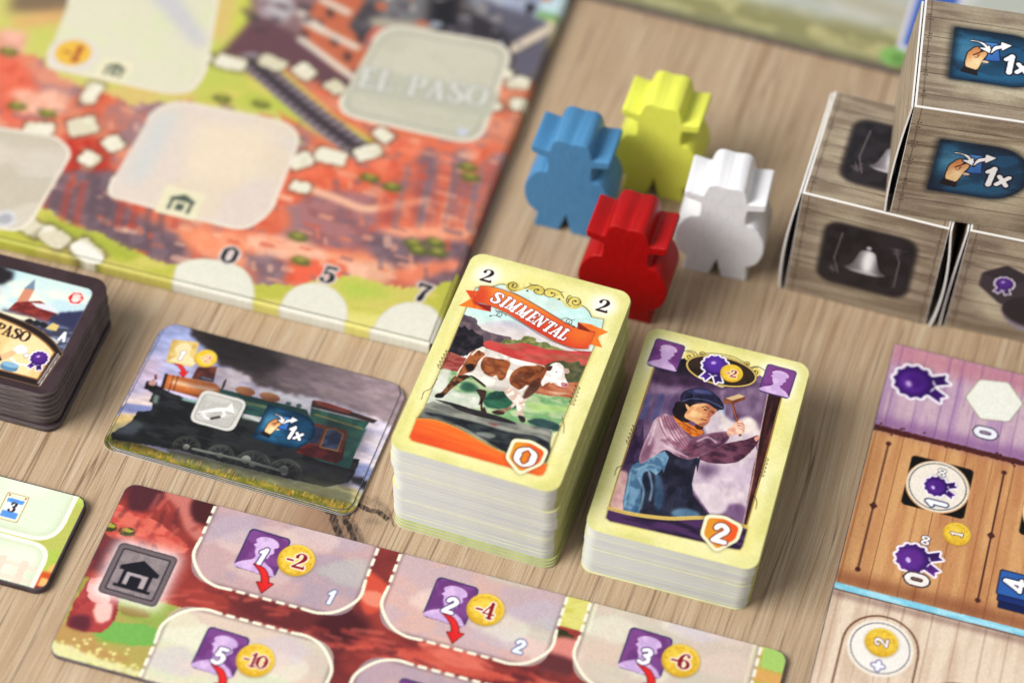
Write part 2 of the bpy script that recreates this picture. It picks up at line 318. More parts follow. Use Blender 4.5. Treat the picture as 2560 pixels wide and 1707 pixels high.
def spiral(c, r0, r1, a0, turns, n=28, sgn=1):
    t = np.linspace(0, 1, n); a = math.radians(a0)+sgn*t*turns*2*np.pi; r = r0+(r1-r0)*t
    return np.c_[c[0]+r*np.cos(a), c[1]+r*np.sin(a)]
INK = (50,34,28)
def parchment(cv, W, H, k=0):
    full = np.array([(0,0),(W,0),(W,H),(0,H)], float)
    cv.fill(full, (234,225,146), c2=(239,234,176), nz=(11,9,.15,.9,k))
    edge = [full, rrect(2.2,2.2,W-2.2,H-2.2,3)[::-1]]
    cv.fill(edge, (210,207,130), al=.9, soft=1.1, keep=True, c2=(232,228,160), nz=(7,7,.15,.9,k+1))
    cv.grain(.5,.5,.015,k)
def rope(cv, a, b, w=.16):
    a, b = np.array(a), np.array(b); d = b-a; L = np.hypot(*d); d = d/L; n = np.array([-d[1], d[0]])
    for i in range(5):
        c = a+d*L*(i+.5)/5; cv.line([c-n*.75-d*.5, c-n*.2+d*.35, c+n*.6+d*.55, c+n*.75+d*.1, c+n*.1-d*.35, c-n*.75-d*.5], w, (72,46,26))

# ---------------------------------------------------------------- the cow card
def art_cow_card(S):
    cv = Canvas(44, 68.1, 6.7, (232,226,150), 3); parchment(cv, 44, 68.1)
    A = S.zoom(950,620,.27636); B = S.zoom(950,1000,.27636)
    for c in (A((975,245))[0], A((2020,520))[0]): cv.fill(ell(c, 3.4), (252,250,238), al=.95, soft=1.3)
    pic = np.vstack([A((868,360),(1010,352),(1080,330),(1150,345),(1200,390),(1330,370),(1400,400),(1450,430),(1530,440),(1640,480),(1690,540),(1760,555),(1840,530),(1890,580),(1915,625),(2025,645),(2010,720),(1700,1447)), B((1500,580),(1200,560),(900,420),(640,250),(335,165)), A((400,1447),(780,545))])
    cv.fill(strokes(pic, .9, True), (150,140,80), al=.35, soft=.4)
    cm = cv.clipmask(pic)
    f = lambda P, c, **k: cv.fill(P, c, clip=cm, **k)
    f(A((300,250),(2200,250),(2200,1000),(300,1000)), (196,234,228), c2=(206,230,220), nz=(6,3))
    f(sp(A((760,700),(900,690),(1100,660),(1300,700),(1500,760),(1900,930),(1900,1000),(760,1000)),6), (216,206,204), soft=.6)
    f(A((900,680),(1200,650),(1350,700),(1600,790),(1500,800),(1200,730)), (190,190,205), al=.6, soft=.5)
    f(sp(A((700,600),(790,612),(868,640),(885,690),(930,738),(1005,765),(1110,790),(1190,812),(1150,850),(1000,880),(700,900)),5,True), (98,84,94), rough=.12, c2=(118,100,104), nz=(2,2))
    f(A((640,700),(740,715),(770,700),(800,745),(830,730),(870,770),(930,790),(930,840),(975,860),(1000,900),(900,960),(560,1000)), (34,32,42), rough=.2, c2=(56,46,56), nz=(1.2,1.2,.5,.8))
    f(sp(A((1080,870),(1130,830),(1190,825),(1270,830),(1300,800),(1350,795),(1400,815),(1420,850),(1500,850),(1560,890),(1650,915),(1660,950),(1100,900)),5,True), (146,146,92), rough=.2, c2=(112,120,72), nz=(1,1))
    f(sp(A((940,850),(1000,838),(1100,865),(1200,870),(1290,860),(1400,885),(1520,915),(1700,930),(1960,950),(1960,1090),(1500,1090),(1150,1010),(960,900)),5,True), (204,78,74), rough=.12, c2=(182,92,80), nz=(5,.8))
    f(A((1400,960),(1890,985),(1880,1020),(1500,1005)), (176,110,84), al=.6, soft=.3)
    f(A((540,940),(640,940),(790,1000),(740,1080),(700,1120),(520,1100)), (166,92,82), c2=(150,64,58), nz=(2,.6))
    f(A((480,1060),(700,1100),(640,1130),(500,1100)), (150,56,52), soft=.2)
    f(A((1500,1050),(1620,1020),(1750,1030),(1790,1015),(1830,1060),(1880,1060),(1800,1240),(1650,1230),(1480,1200)), (104,100,68), rough=.25, c2=(80,88,58), nz=(1,1))
    f(A((1400,1230),(1840,1210),(1780,1370),(1400,1320)), (170,92,66), c2=(190,120,86), nz=(3,.7))
    f(A((1480,1290),(1740,1315),(1600,1330)), (226,190,160), al=.8, soft=.15)
    f(np.vstack([A((500,1090),(720,1120),(1100,1250),(1500,1330),(1760,1360),(1800,1447)), B((1760,0),(1500,420),(300,200),(330,100)), A((380,1447))]), (126,170,118), rough=.2, c2=(176,196,150), nz=(3,1.2))
    f(sp(A((540,1100),(640,1110),(620,1220),(700,1300),(880,1320),(900,1447),(380,1447),(470,1250)),5,True), (214,216,202), soft=.4, c2=(196,204,186), nz=(2,1.5))
    f(sp(A((760,1210),(850,1230),(900,1290),(800,1300),(720,1270)),5,True), (60,104,84), soft=.3)
    f(sp(A((960,1330),(1080,1290),(1190,1320),(1260,1390),(1240,1447),(1000,1447),(940,1400)),5,True), (48,98,80), soft=.25, c2=(30,70,60), nz=(1,.8))
    f(sp(B((960,0),(1200,10),(1240,60),(1100,80),(980,50)),5,True), (56,112,86), soft=.3)
    f(B((1290,20),(1720,60),(1700,110),(1400,110)), (176,206,130), al=.9, soft=.4)
    f(sp(B((1330,190),(1420,165),(1520,180),(1620,220),(1640,280),(1500,270),(1400,230)),5,True), (54,84,84), soft=.2)
    # road and shadows
    f(B((330,60),(480,10),(700,60),(960,110),(1200,190),(1560,270),(1540,420),(1100,460),(700,240),(330,160)), (150,150,140), c2=(118,120,114), nz=(5,1,.35,.65))
    f(sp(B((400,110),(600,140),(820,190),(1000,240),(1180,290),(1420,330),(1540,410),(1500,560),(1200,500),(950,360),(760,250),(560,180)),6,True), (38,44,52), soft=.15, c2=(64,70,72), nz=(3,.8,.5,.8))
    f(sp(B((860,300),(960,290),(1050,320),(980,345)),5,True), (150,156,146), al=.8, soft=.2)
    f(sp(B((640,40),(900,95),(1150,170),(1230,215),(1050,185),(760,110)),5,True), (52,48,52), soft=.1)
    f(B((960,200),(1080,220),(1040,235)), (140,60,60), al=.8, soft=.15)
    f(sp(A((500,1370),(640,1395),(760,1430),(800,1447),(760,1447),(600,1410)),4,True), (40,40,44), soft=.08)
    # cow: far legs, body, patches, head
    W_, Br, Dk = (244,236,222), (166,98,56), (62,40,34)
    f(sp(np.vstack([A((870,1280),(960,1290),(950,1350),(930,1400),(930,1447)), B((945,60),(965,115),(915,105),(905,40)), A((890,1420),(905,1350))]),4,True), Dk)
    f(sp(np.vstack([A((1130,1270),(1220,1270),(1290,1360),(1310,1430)), B((1270,10),(1190,75),(1080,125),(1010,105),(1060,88),(1160,65),(1215,20)), A((1240,1430),(1160,1350))]),4,True), (222,200,186), c2=(150,110,90), nz=(1,1))
    f(sp(B((1010,108),(1050,92),(1120,105),(1120,130),(1050,130)),4,True), (66,42,40))
    f(sp(A((690,1150),(830,1150),(770,1190),(690,1240),(640,1280),(590,1330),(560,1350),(500,1345),(505,1320),(560,1300),(610,1240)),4,True), (72,46,34), c2=(140,92,60), nz=(1,1))
    f(sp(A((495,1340),(520,1315),(575,1320),(570,1352),(510,1355)),4,True), (34,26,28))
    body = sp(A((832,935),(870,915),(908,903),(935,890),(965,908),(1080,948),(1185,990),(1300,1022),(1430,1052),(1490,1075),(1480,1180),(1440,1270),(1400,1310),(1350,1350),(1300,1385),(1250,1350),(1180,1300),(1060,1290),(960,1265),(880,1210),(800,1150),(720,1150),(690,1160),(720,1090),(760,1040),(800,960)),4,True)
    f(body, W_, c2=(214,206,196), nz=(2,2)); bm = cv.clipmask(body); g = lambda P, c, **k: cv.fill(P, c, clip=bm, **k)
    g(sp(A((960,1250),(1100,1260),(1250,1290),(1290,1400),(1100,1330),(900,1250)),4,True), (176,172,164), al=.8, soft=.5)
    g(sp(A((815,960),(870,920),(950,960),(900,1010),(850,1100),(760,1140),(700,1160),(740,1080)),4,True), Br, rough=.08, c2=(92,54,38), nz=(1.5,1.5))
    g(sp(A((820,1150),(880,1180),(960,1250),(900,1260),(810,1180)),4,True), (60,46,44), soft=.1)
    g(sp(A((770,1060),(840,1050),(850,1100),(800,1120)),4,True), (46,30,28), soft=.15)
    g(sp(A((950,985),(1050,1000),(1130,1010),(1180,1040),(1160,1100),(1130,1180),(1080,1195),(1050,1150),(1010,1165),(940,1130),(910,1060)),5,True), Br, rough=.06, c2=(128,70,42), nz=(2,1.5))
    g(sp(A((1240,1090),(1330,1060),(1450,1060),(1500,1100),(1480,1180),(1400,1260),(1330,1240),(1260,1280),(1180,1230),(1180,1150)),5,True), (158,92,52), rough=.06, c2=(112,62,40), nz=(2,1.5))
    g(sp(A((1380,1200),(1470,1180),(1440,1280),(1330,1360),(1290,1340)),4,True), (84,48,34), al=.9, soft=.2)
    g(sp(A((1190,1000),(1420,1060),(1300,1060),(1210,1040)),4,True), (252,248,240), soft=.15)
    leg = sp(np.vstack([A((1120,1280),(1200,1265),(1260,1320),(1310,1390),(1300,1447)), B((1290,60),(1300,140),(1312,185),(1275,195),(1248,150),(1238,80),(1225,20)), A((1215,1400),(1150,1340))]),4,True)
    f(leg, (240,228,216), c2=(206,176,160), nz=(1,1)); f(sp(B((1248,140),(1305,150),(1315,195),(1275,198)),4,True), (54,40,42))
    f(sp(A((860,930),(905,900),(935,892),(930,915),(880,930),(840,970),(825,960)),4,True), (232,222,206))
    f(sp(A((1470,1110),(1520,1070),(1560,1075),(1560,1180),(1500,1260),(1450,1240)),4,True), (146,84,50))
    head = sp(A((1530,1075),(1560,1045),(1610,1035),(1650,1060),(1670,1100),(1672,1160),(1690,1205),(1705,1235),(1690,1256),(1655,1258),(1600,1240),(1550,1215),(1500,1225),(1470,1250),(1460,1210),(1490,1150)),4,True)
    f(head, (248,242,236), c2=(226,212,204), nz=(1.2,1.2)); f(sp(A((1640,1215),(1700,1225),(1695,1255),(1645,1255)),4,True), (186,120,126)); f(ell(A((1680,1240))[0], .22), (90,44,56))
    f(sp(A((1510,1080),(1560,1065),(1545,1105),(1515,1110)),4,True), (92,60,48)); f(sp(A((1655,1095),(1700,1090),(1715,1125),(1680,1135)),4,True), (196,170,158)); f(ell(A((1595,1120))[0], .3,.14), (46,30,32)); f(A((1560,1210),(1640,1235),(1560,1225)), (170,150,150), al=.6, soft=.1)
    cv.a += ((cv.noise(2.2,1.4,9)-.5)*20*cm)[...,None]
    # frame lines
    for P in (np.vstack([A((868,360),(780,545),(400,1447)), B((335,165))]), np.vstack([A((1915,625),(2025,645),(2010,720),(1700,1447)), B((1500,580))])):
        cv.line(P, .24, (226,206,130)); cv.line(P, .1, INK)
    top = A((868,360),(1010,352),(1090,328),(1150,335)); cv.line(sp(top,6), .16, INK)
    cv.line(sp(A((1830,520),(1880,560),(1915,625)),6), .18, INK)
    YL = (228,212,118)
    for body_, lines in (
        (A((1140,350),(1150,320),(1200,302),(1250,320),(1262,355),(1240,375),(1290,360),(1300,330),(1280,318),(1305,325),(1305,365),(1260,390),(1190,392),(1150,375)), [spiral(A((1208,342))[0], .35, 1.75, 200, 1.3)]),
        (A((1310,365),(1380,335),(1440,340),(1485,370),(1480,410),(1440,420),(1405,410),(1390,380),(1340,370)), [A((1310,365),(1380,335),(1440,342),(1484,372),(1478,412),(1440,421),(1408,410),(1392,390),(1412,372),(1428,380))]),
        (A((1485,390),(1520,368),(1580,375),(1640,410),(1665,450),(1620,430),(1580,440),(1545,445),(1505,430)), [A((1665,455),(1630,400),(1580,375),(1520,368),(1487,395),(1500,432),(1545,446),(1580,430),(1575,408),(1552,410))]),
        (A((1690,470),(1705,435),(1725,430),(1735,450),(1790,455),(1825,485),(1820,525),(1770,542),(1710,520)), [spiral(A((1768,488))[0], .35, 1.9, 60, 1.4), A((1735,440),(1712,430),(1690,458),(1688,490),(1720,528))])):
        cv.fill(sp(body_,5,True), YL, c2=(206,188,96), nz=(2,2))
        for l in lines: cv.line(sp(l,6), .17, INK)
    cv.line(sp(A((1350,320),(1390,338),(1430,340)),5), .16, INK); cv.line(sp(A((1660,398),(1630,398),(1600,380)),5), .16, INK)
    for c in ((1333,388),(1620,463),(1205,333),(1430,378),(1770,482),(1553,408)): cv.fill(ell(A(c)[0], .3), INK)
    # ribbon banner
    OR, RD = (240,128,44), (214,70,42)
    cv.fill(A((772,380),(905,392),(880,500),(1008,578),(710,520),(822,458)), (222,84,44), c2=OR, nz=(2,2)); cv.fill(A((1790,670),(1910,690),(2066,760),(1965,802),(2012,902),(1885,868)), (236,118,42), c2=OR, nz=(2,2))
    cv.fill(A((850,490),(1006,525),(1002,580),(930,545)), (150,40,36)); cv.fill(A((1790,668),(1915,757),(1850,750),(1785,735)), (140,44,36))
    tp = sp(A((905,345),(1000,350),(1110,380),(1250,432),(1400,512),(1550,602),(1700,690),(1800,732),(1900,757),(1940,762)), 8); bt = sp(A((850,488),(930,500),(1020,530),(1150,590),(1300,680),(1450,770),(1600,850),(1750,903),(1880,910)), 8)
    rb = np.vstack([tp, bt[::-1]]); cv.fill(strokes(rb, .5, True), (120,50,40), al=.5, soft=.25)
    cv.fill(rb, RD, c2=(246,146,56), grad=[A((1250,680))[0], A((1330,470))[0]]); rm = cv.clipmask(rb)
    cv.fill(ell(A((1800,800))[0], 4, 3), (250,150,50), al=.5, soft=1.5, clip=rm); cv.fill(ell(A((900,420))[0], 2.6, 4), (206,58,44), al=.7, soft=1.2, clip=rm)
    cv.line(tp, .1, (120,40,30)); cv.line(bt, .1, (120,40,30))
    cv.line(sp(A((1130,595),(1300,690),(1450,790),(1600,860),(1780,925),(1900,945)),6), .13, INK); cv.line(sp(A((1180,390),(1330,470),(1500,570),(1650,660)),6), .13, INK)
    for c, sg in ((A((1075,600))[0], 1), (A((1705,665))[0], -1)):
        cv.line(spiral(c, .2, 1.1, 40, 1.3, sgn=sg), .16, INK); cv.line([c+[-sg*1.4,1.2], c+[-sg*.4,.6], c+[sg*.6,1.1], c+[sg*2,.2]], .14, INK); cv.line([c+[-sg*1.9,-1.2], c+[-sg*.8,-.6], c+[sg*.9,-.9]], .16, INK); cv.fill(ell(c+[-sg*1.9,-1.2], .25), INK)
    cs = A((1062,452),(1137,487),(1207,522),(1303,575),(1388,622),(1452,664),(1533,712),(1602,750),(1670,782)); ang = np.degrees(np.arctan2(np.gradient(cs[:,1]), np.gradient(cs[:,0])))
    ang = np.array([-12,-15,-18,-20,-20,-20,-19,-17,-14.])
    for c, ch, a in zip(cs, 'SIMMENTAL', ang):
        a_ = math.radians(a); Pen(cv, c, M=3.85*np.array([[math.cos(a_),-math.sin(a_)],[math.sin(a_),math.cos(a_)]]) @ np.array([[{'S':1.12,'I':1.1,'M':.84}.get(ch,.92),.12],[0,1]])).text(ch, G_SERIF, (252,250,250), .06, (150,60,60))
    for c in ((970,250),(2018,522)): Pen(cv, A(c)[0], 4.5).text('2', G_SERIF, (50,26,40))
    # lower orange swoosh and badge
    sw = np.vstack([sp(B((335,163),(500,180),(690,248),(880,355),(1060,450),(1200,505),(1350,550),(1515,580)),6), B((1495,640),(1470,675),(1430,682),(1150,602),(290,366),(266,335))])
    cv.fill(strokes(sw, .35, True), (150,90,40), al=.6, soft=.2); cv.fill(sw, (240,112,40), c2=(226,82,38), grad=[B((600,250))[0], B((500,400))[0]]); cv.fill(sw, (250,140,60), al=.35, clip=cv.noise(8,.7,3))
    cv.line(sp(B((335,163),(500,180),(690,248),(880,355),(1060,450),(1200,505),(1350,550),(1515,580)),6), .3, (196,160,90)); cv.line(sp(B((335,158),(500,172),(690,240),(880,346),(1060,441)),6), .12, (60,40,30))
    icon_shield(Pen(cv, B((1317,510))[0], 10.3), '0', G_SERIF)
    rope(cv, A((620,930))[0], A((530,1090))[0]); rope(cv, A((1790,1240))[0], A((1730,1420))[0]); cv.line(sp(A((520,1180),(460,1270),(400,1300),(375,1370)),5), .16, (84,54,30)); cv.line(sp(B((1650,150),(1665,230),(1660,300)),5), .16, (84,54,30))
    cv.grain(.25,.25,.02,7); return cv
# ---------------------------------------------------------------- the builder card
def art_builder_card(S):
    cv = Canvas(44, 68.1, 6.7, (232,226,150), 9); parchment(cv, 44, 68.1)
    A = S.zoom(1440,800,.2636); B = S.zoom(1440,1140,.2636)
    pic = np.vstack([A((745,430),(980,375),(1060,350),(1110,400),(1180,560),(1380,640),(1560,610),(1650,520),(1740,520),(1800,560),(1960,700),(1740,1510)), B((1620,660),(1500,610),(1200,580),(900,585),(600,545),(310,485)), A((390,1510))])
    cm = cv.clipmask(pic); f = lambda P, c, **k: cv.fill(P, c, clip=cm, **k)
    for c in ((855,335),(1915,580)): cv.fill(Pen(cv, A(c)[0]).t(rrect(-4.6,-5.2,4.6,5.2,1)), (252,250,230), al=.9, soft=1.1)
    f(A((200,200),(2100,200),(2100,1517),(200,1517)), (98,72,106), c2=(120,92,124), nz=(3,5)); f(B((200,0),(1800,0),(1800,700),(200,700)), (92,66,98))
    f(A((700,340),(1130,350),(1180,480),(1150,560),(1000,560),(760,480)), (38,24,42), soft=1.0); f(A((680,480),(1150,540),(1700,620),(1800,700),(700,600)), (70,46,76), soft=1.0)
    f(A((700,600),(1000,650),(980,720),(700,690)), (150,124,150), al=.8, soft=.8)
    for x0, c in ((680,(84,90,138)),(760,(104,86,124)),(800,(78,84,134)),(870,(112,92,130)),(930,(96,78,116))): f(A((x0,700),(x0+45,700),(x0-30,960),(x0-80,960)), c, al=.85, soft=.35)
    f(A((1320,660),(1800,640),(1780,900),(1320,860)), (112,88,118), soft=.8, c2=(140,116,142), nz=(1.4,4)); f(A((1520,640),(1790,640),(1760,900),(1500,900)), (126,102,130), al=.7, soft=.8)
    f(A((1340,830),(1470,820),(1480,960),(1300,960)), (186,204,222), al=.9, soft=.6); f(A((1420,760),(1480,760),(1480,950),(1400,940)), (120,96,128), soft=.3)
    f(sp(A((1200,900),(1350,860),(1480,960),(1600,920),(1700,960),(1720,1030),(1780,1060),(1720,1180),(1500,1190),(1250,1100)),5,True), (222,208,206), soft=.5, c2=(204,188,198), nz=(3,3)); f(sp(A((1560,960),(1640,920),(1700,960),(1720,1040),(1640,1080),(1540,1040)),5,True), (240,226,214), al=.9, soft=.6)
    f(A((560,950),(640,940),(640,1300),(520,1500),(380,1500)), (58,38,74), c2=(84,60,96), nz=(1.5,3))
    f(sp(B((370,150),(470,145),(500,240),(480,520),(320,470),(340,260)),5,True), (222,180,170), soft=.3, c2=(206,160,160), nz=(3,3))
    f(np.vstack([A((1120,1300),(1700,1150),(1760,1517)), B((1640,640),(1300,600),(1080,240),(1140,60))]), (214,196,204), c2=(192,172,188), nz=(4,4)); f(sp(B((1180,60),(1320,80),(1380,160),(1240,200),(1160,140)),5,True), (120,96,126), al=.9, soft=.9); f(sp(B((1330,170),(1500,220),(1600,330),(1640,260),(1600,120),(1480,80)),5,True), (196,178,196), al=.7, soft=.8)
    f(sp(B((1430,460),(1600,470),(1600,640),(1440,600),(1330,570)),4,True), (126,96,132), soft=.5); f(sp(B((1100,270),(1330,290),(1440,470),(1340,560),(1220,480)),4,True), (216,200,208), soft=.4)
    beam = np.vstack([A((1820,690),(1965,705),(1750,1510)), B((1625,660),(1580,660),(1690,60)), A((1700,1330),(1740,1100))]); f(beam, (52,24,30), c2=(86,42,42), nz=(.8,8)); f(strokes(np.vstack([A((1822,690),(1740,1100),(1680,1480)), B((1585,640))]), .3), (214,178,174), al=.8)
    # figure: trousers, shirt, arms, scarf, head, cap, hammer
    ov = np.vstack([A((600,1330),(700,1290),(850,1230),(1000,1270),(1180,1310),(1150,1450)), B((1140,80),(1100,260),(1110,370),(1180,460),(1290,600),(450,560),(445,420),(500,150),(540,70))])
    f(ov, (34,34,54), c2=(48,50,72), nz=(2,3)); om = cv.clipmask(ov)*cm; g = lambda P, c, **k: cv.fill(P, c, clip=om, **k)
    g(np.vstack([A((520,1380),(620,1330),(840,1240),(880,1300),(830,1450)), B((820,120),(760,180),(700,130),(640,160),(620,300),(600,560),(430,560),(430,400))]), (112,150,178), c2=(74,110,142), nz=(1.6,2.4)); g(sp(B((640,180),(690,160),(700,300),(660,480),(620,470)),4,True), (34,44,66), soft=.2)
    for P in (((600,210),(640,330),(610,500)),((690,140),(720,290),(700,420)),((760,160),(780,300),(760,460)),((520,150),(490,300),(460,480))): g(strokes(sp(B(*P),5), .5), (150,186,206), al=.8, soft=.15)
    g(sp(B((900,540),(960,500),(1080,500),(1180,560),(1000,590)),4,True), (92,124,150), soft=.3); g(sp(B((760,180),(810,220),(830,420),(780,520),(740,400)),4,True), (60,84,112), soft=.3)
    for P in (((640,1330),(760,1290),(830,1330)),((560,1420),(700,1370),(800,1400))): g(strokes(sp(A(*P),5), .4), (160,192,208), al=.7, soft=.2)
    f(sp(A((1160,1300),(1250,1230),(1430,1170),(1620,1130),(1720,1090),(1735,1130),(1700,1200),(1560,1330),(1440,1360),(1250,1350)),5,True), (112,66,86), rough=.08, c2=(78,44,66), nz=(3,1.2)); f(sp(A((1690,1120),(1730,1095),(1735,1125),(1710,1150)),4,True), (216,150,132))
    sh = sp(A((620,1360),(600,1310),(640,1180),(700,1050),(740,950),(820,893),(880,895),(940,930),(980,1000),(1060,1090),(1110,1120),(1230,1080),(1350,1060),(1430,1055),(1455,1110),(1400,1180),(1270,1250),(1150,1300),(1060,1320),(960,1290),(850,1230),(760,1280),(690,1320)),5,True)
    f(sh, (196,164,178), c2=(150,112,132), nz=(2.5,2.5)); sm = cv.clipmask(sh)*cm; g = lambda P, c, **k: cv.fill(P, c, clip=sm, **k)
    g(sp(A((1090,1130),(1250,1080),(1440,1060),(1460,1120),(1300,1240),(1100,1320),(980,1290),(1060,1180)),5,True), (122,80,100), soft=.3, c2=(96,58,82), nz=(2,1.5)); g(sp(A((640,1200),(720,1090),(740,1180),(690,1310),(610,1340)),5,True), (140,100,124), soft=.4)
    for x in range(6): g(strokes(sp(A((780+28*x,905+6*x),(800+40*x,1000+14*x),(850+50*x,1100+22*x),(930+52*x,1190+22*x)),5), .22), (142,60,82), al=.8)
    for P in (((790,930),(840,1040),(920,1130)),((830,1180),(960,1250),(1060,1300)),((1150,1150),(1250,1110),(1330,1160)),((760,960),(730,1080),(690,1180))): g(strokes(sp(A(*P),5), .45), (232,210,220), al=.75, soft=.15)
    for P in (((1270,1100),(1330,1130),(1360,1110)),((1000,1240),(1150,1210),(1260,1150)),((1380,1080),(1400,1150),(1350,1190))): g(strokes(sp(A(*P),5), .35), (66,38,60), al=.7, soft=.15)
    f(A((1470,800),(1495,785),(1540,960),(1572,1095),(1545,1105),(1525,1000)), (112,58,44)); f(strokes(A((1480,800),(1540,1000)), .25), (190,120,90), al=.8)
    f(A((1395,770),(1420,740),(1545,702),(1600,725),(1605,755),(1500,790),(1410,795)), (128,72,48)); f(A((1420,740),(1545,702),(1600,725),(1480,765)), (214,184,140)); f(A((1395,770),(1420,742),(1480,765),(1475,792),(1410,795)), (150,90,60))
    f(sp(A((1430,1050),(1480,1000),(1530,960),(1570,955),(1600,1000),(1600,1050),(1570,1080),(1500,1085),(1450,1100)),5,True), (222,160,138), c2=(240,196,172), nz=(1,1))
    for y in (975,1000,1025): f(strokes(sp(A((1535,y),(1570,y+8),(1597,y+30)),4), .2), (150,90,80), al=.8)
    f(sp(A((920,900),(1000,940),(1100,1000),(1190,1040),(1200,1080),(1110,1105),(1020,1040),(950,960)),4,True), (222,132,44), c2=(190,96,34), nz=(1.5,1)); f(strokes(sp(A((960,930),(1050,1000),(1150,1060)),5), .3), (120,62,30), al=.8); f(sp(A((1130,990),(1200,1000),(1195,1040),(1140,1030)),4,True), (90,46,30), soft=.1)
    f(sp(A((1000,770),(1350,820),(1300,880),(1120,880),(1080,960),(1000,960),(920,900),(930,820)),4,True), (34,24,30), rough=.1)
    face = sp(A((1060,850),(1110,805),(1200,790),(1290,800),(1335,830),(1325,880),(1300,900),(1275,925),(1262,965),(1225,1000),(1180,1005),(1120,970),(1040,930),(1030,900)),5,True)
    f(face, (232,178,126), c2=(216,150,104), nz=(1.5,1.5)); fm = cv.clipmask(face)*cm; g = lambda P, c, **k: cv.fill(P, c, clip=fm, **k)
    g(sp(A((1240,800),(1340,820),(1320,900),(1260,960),(1250,900)),4,True), (176,108,84), al=.8, soft=.3); g(sp(A((1150,990),(1260,960),(1230,1010)),4,True), (150,84,70), al=.7, soft=.2); g(ell(A((1130,900))[0], 1.6,1.2), (246,200,150), al=.8, soft=.5)
    f(sp(A((1040,795),(1080,830),(1070,855),(1050,840)),4,True), (236,180,130)); f(strokes(sp(A((1195,828),(1230,820),(1255,838)),4), .22), (50,30,28)); f(ell(A((1225,850))[0], .45,.22,-10), (40,26,30)); f(ell(A((1295,880))[0], .3,.18,-10), (40,26,30)); f(strokes(sp(A((1270,868),(1295,862),(1310,876)),4), .18), (60,34,30))
    f(strokes(A((1262,880),(1262,915),(1235,922)), .16), (150,84,66)); f(strokes(sp(A((1190,938),(1220,948),(1240,946)),4), .3), (152,52,50))
    cap = sp(A((995,770),(1000,700),(1060,660),(1160,640),(1260,660),(1340,720),(1390,780),(1405,825),(1395,850),(1330,845),(1260,800),(1180,780),(1090,785)),5,True)
    f(cap, (42,42,74), c2=(28,28,52), nz=(2,2)); km = cv.clipmask(cap)*cm; g = lambda P, c, **k: cv.fill(P, c, clip=km, **k)
    g(sp(A((1110,660),(1240,665),(1300,710),(1220,700),(1130,690)),4,True), (92,98,142), al=.85, soft=.4); g(strokes(sp(A((1010,770),(1100,745),(1240,760),(1350,810),(1400,840)),5), .3), (92,96,132), al=.9, soft=.1); g(strokes(sp(A((1060,670),(1120,700),(1110,750)),5), .25), (70,74,112), al=.8)
    cv.a += ((cv.noise(1.6,2.4,9)-.5)*22*cm)[...,None]
    # frame, medallion, flourishes, badge
    L = np.vstack([A((745,430),(390,1510)), B((310,485))]); R_ = np.vstack([A((1960,700),(1750,1500)), B((1620,660))])
    for P in (L, R_): cv.line(P, .4, (222,186,96)); cv.line(P, .12, (70,44,24))
    sw = np.vstack([sp(B((305,505),(450,540),(640,580),(900,605),(1150,598),(1300,600),(1450,630),(1625,690)),6), B((1580,850),(1555,885),(1500,880),(320,615),(285,585))])
    cv.fill(strokes(sw, .3, True), (90,60,40), al=.6, soft=.2); cv.fill(sw, (46,30,62), c2=(84,52,98), nz=(7,1.2)); c_ = sp(B((305,490),(450,530),(640,565),(900,590),(1150,582),(1300,590),(1450,622),(1625,672)),6); cv.line(c_, 1.0, (232,200,110)); cv.line(c_, .14, (130,84,40))
    mc = A((1378,482))[0]
    for P, a0, t_, sg in (((1080,345),60,1.2,1),((1195,322),20,1.2,-1),((1622,418),160,1.2,1),((1700,490),150,1.2,-1)):
        c = A(P)[0]; r = 1.55 if P[0] in (1080,1700) else .95; cv.fill(ell(c, r), (234,214,124)); cv.line(spiral(c, .25, r, a0, t_, sgn=sg), .2, (60,40,26)); cv.fill(ell(c, .24), (60,40,26))
    cv.line(sp(A((1000,300),(1060,290),(1120,300),(1160,340)),5), .2, (60,40,26)); cv.line(sp(A((1640,450),(1720,440),(1790,480),(1810,500)),5), .2, (60,40,26)); cv.line(sp(A((1230,315),(1330,318),(1480,345),(1590,395)),5), .2, (60,40,26))
    cv.fill(ell(mc, 9.5, 5.0, 1), (70,46,26)); cv.fill(ell(mc, 9.4, 4.85, 1), (226,196,112)); cv.fill(ell(mc, 9.0, 4.45, 1), (46,32,24), c2=(62,44,34), nz=(3,3))
    icon_ribbon(Pen(cv, A((1315,455))[0], 6.6), (88,50,158)); icon_coin(Pen(cv, A((1475,505))[0], 2.95), '-2')
    for c in ((855,335),(1915,580)): icon_portrait(Pen(cv, A(c)[0], 7.3, -2))
    icon_shield(Pen(cv, B((1370,727))[0], 10.5), '2', G_SANS)
    rope(cv, A((565,1000))[0], A((490,1180))[0]); rope(cv, np.array(A((1805,1295))[0]), A((1750,1480))[0]); cv.line(sp(A((440,1380),(390,1400),(365,1470)),5), .18, (84,54,30)); cv.line(sp(B((1690,370),(1715,430),(1705,500)),5), .18, (84,54,30))
    cv.grain(.25,.25,.02,7); return cv

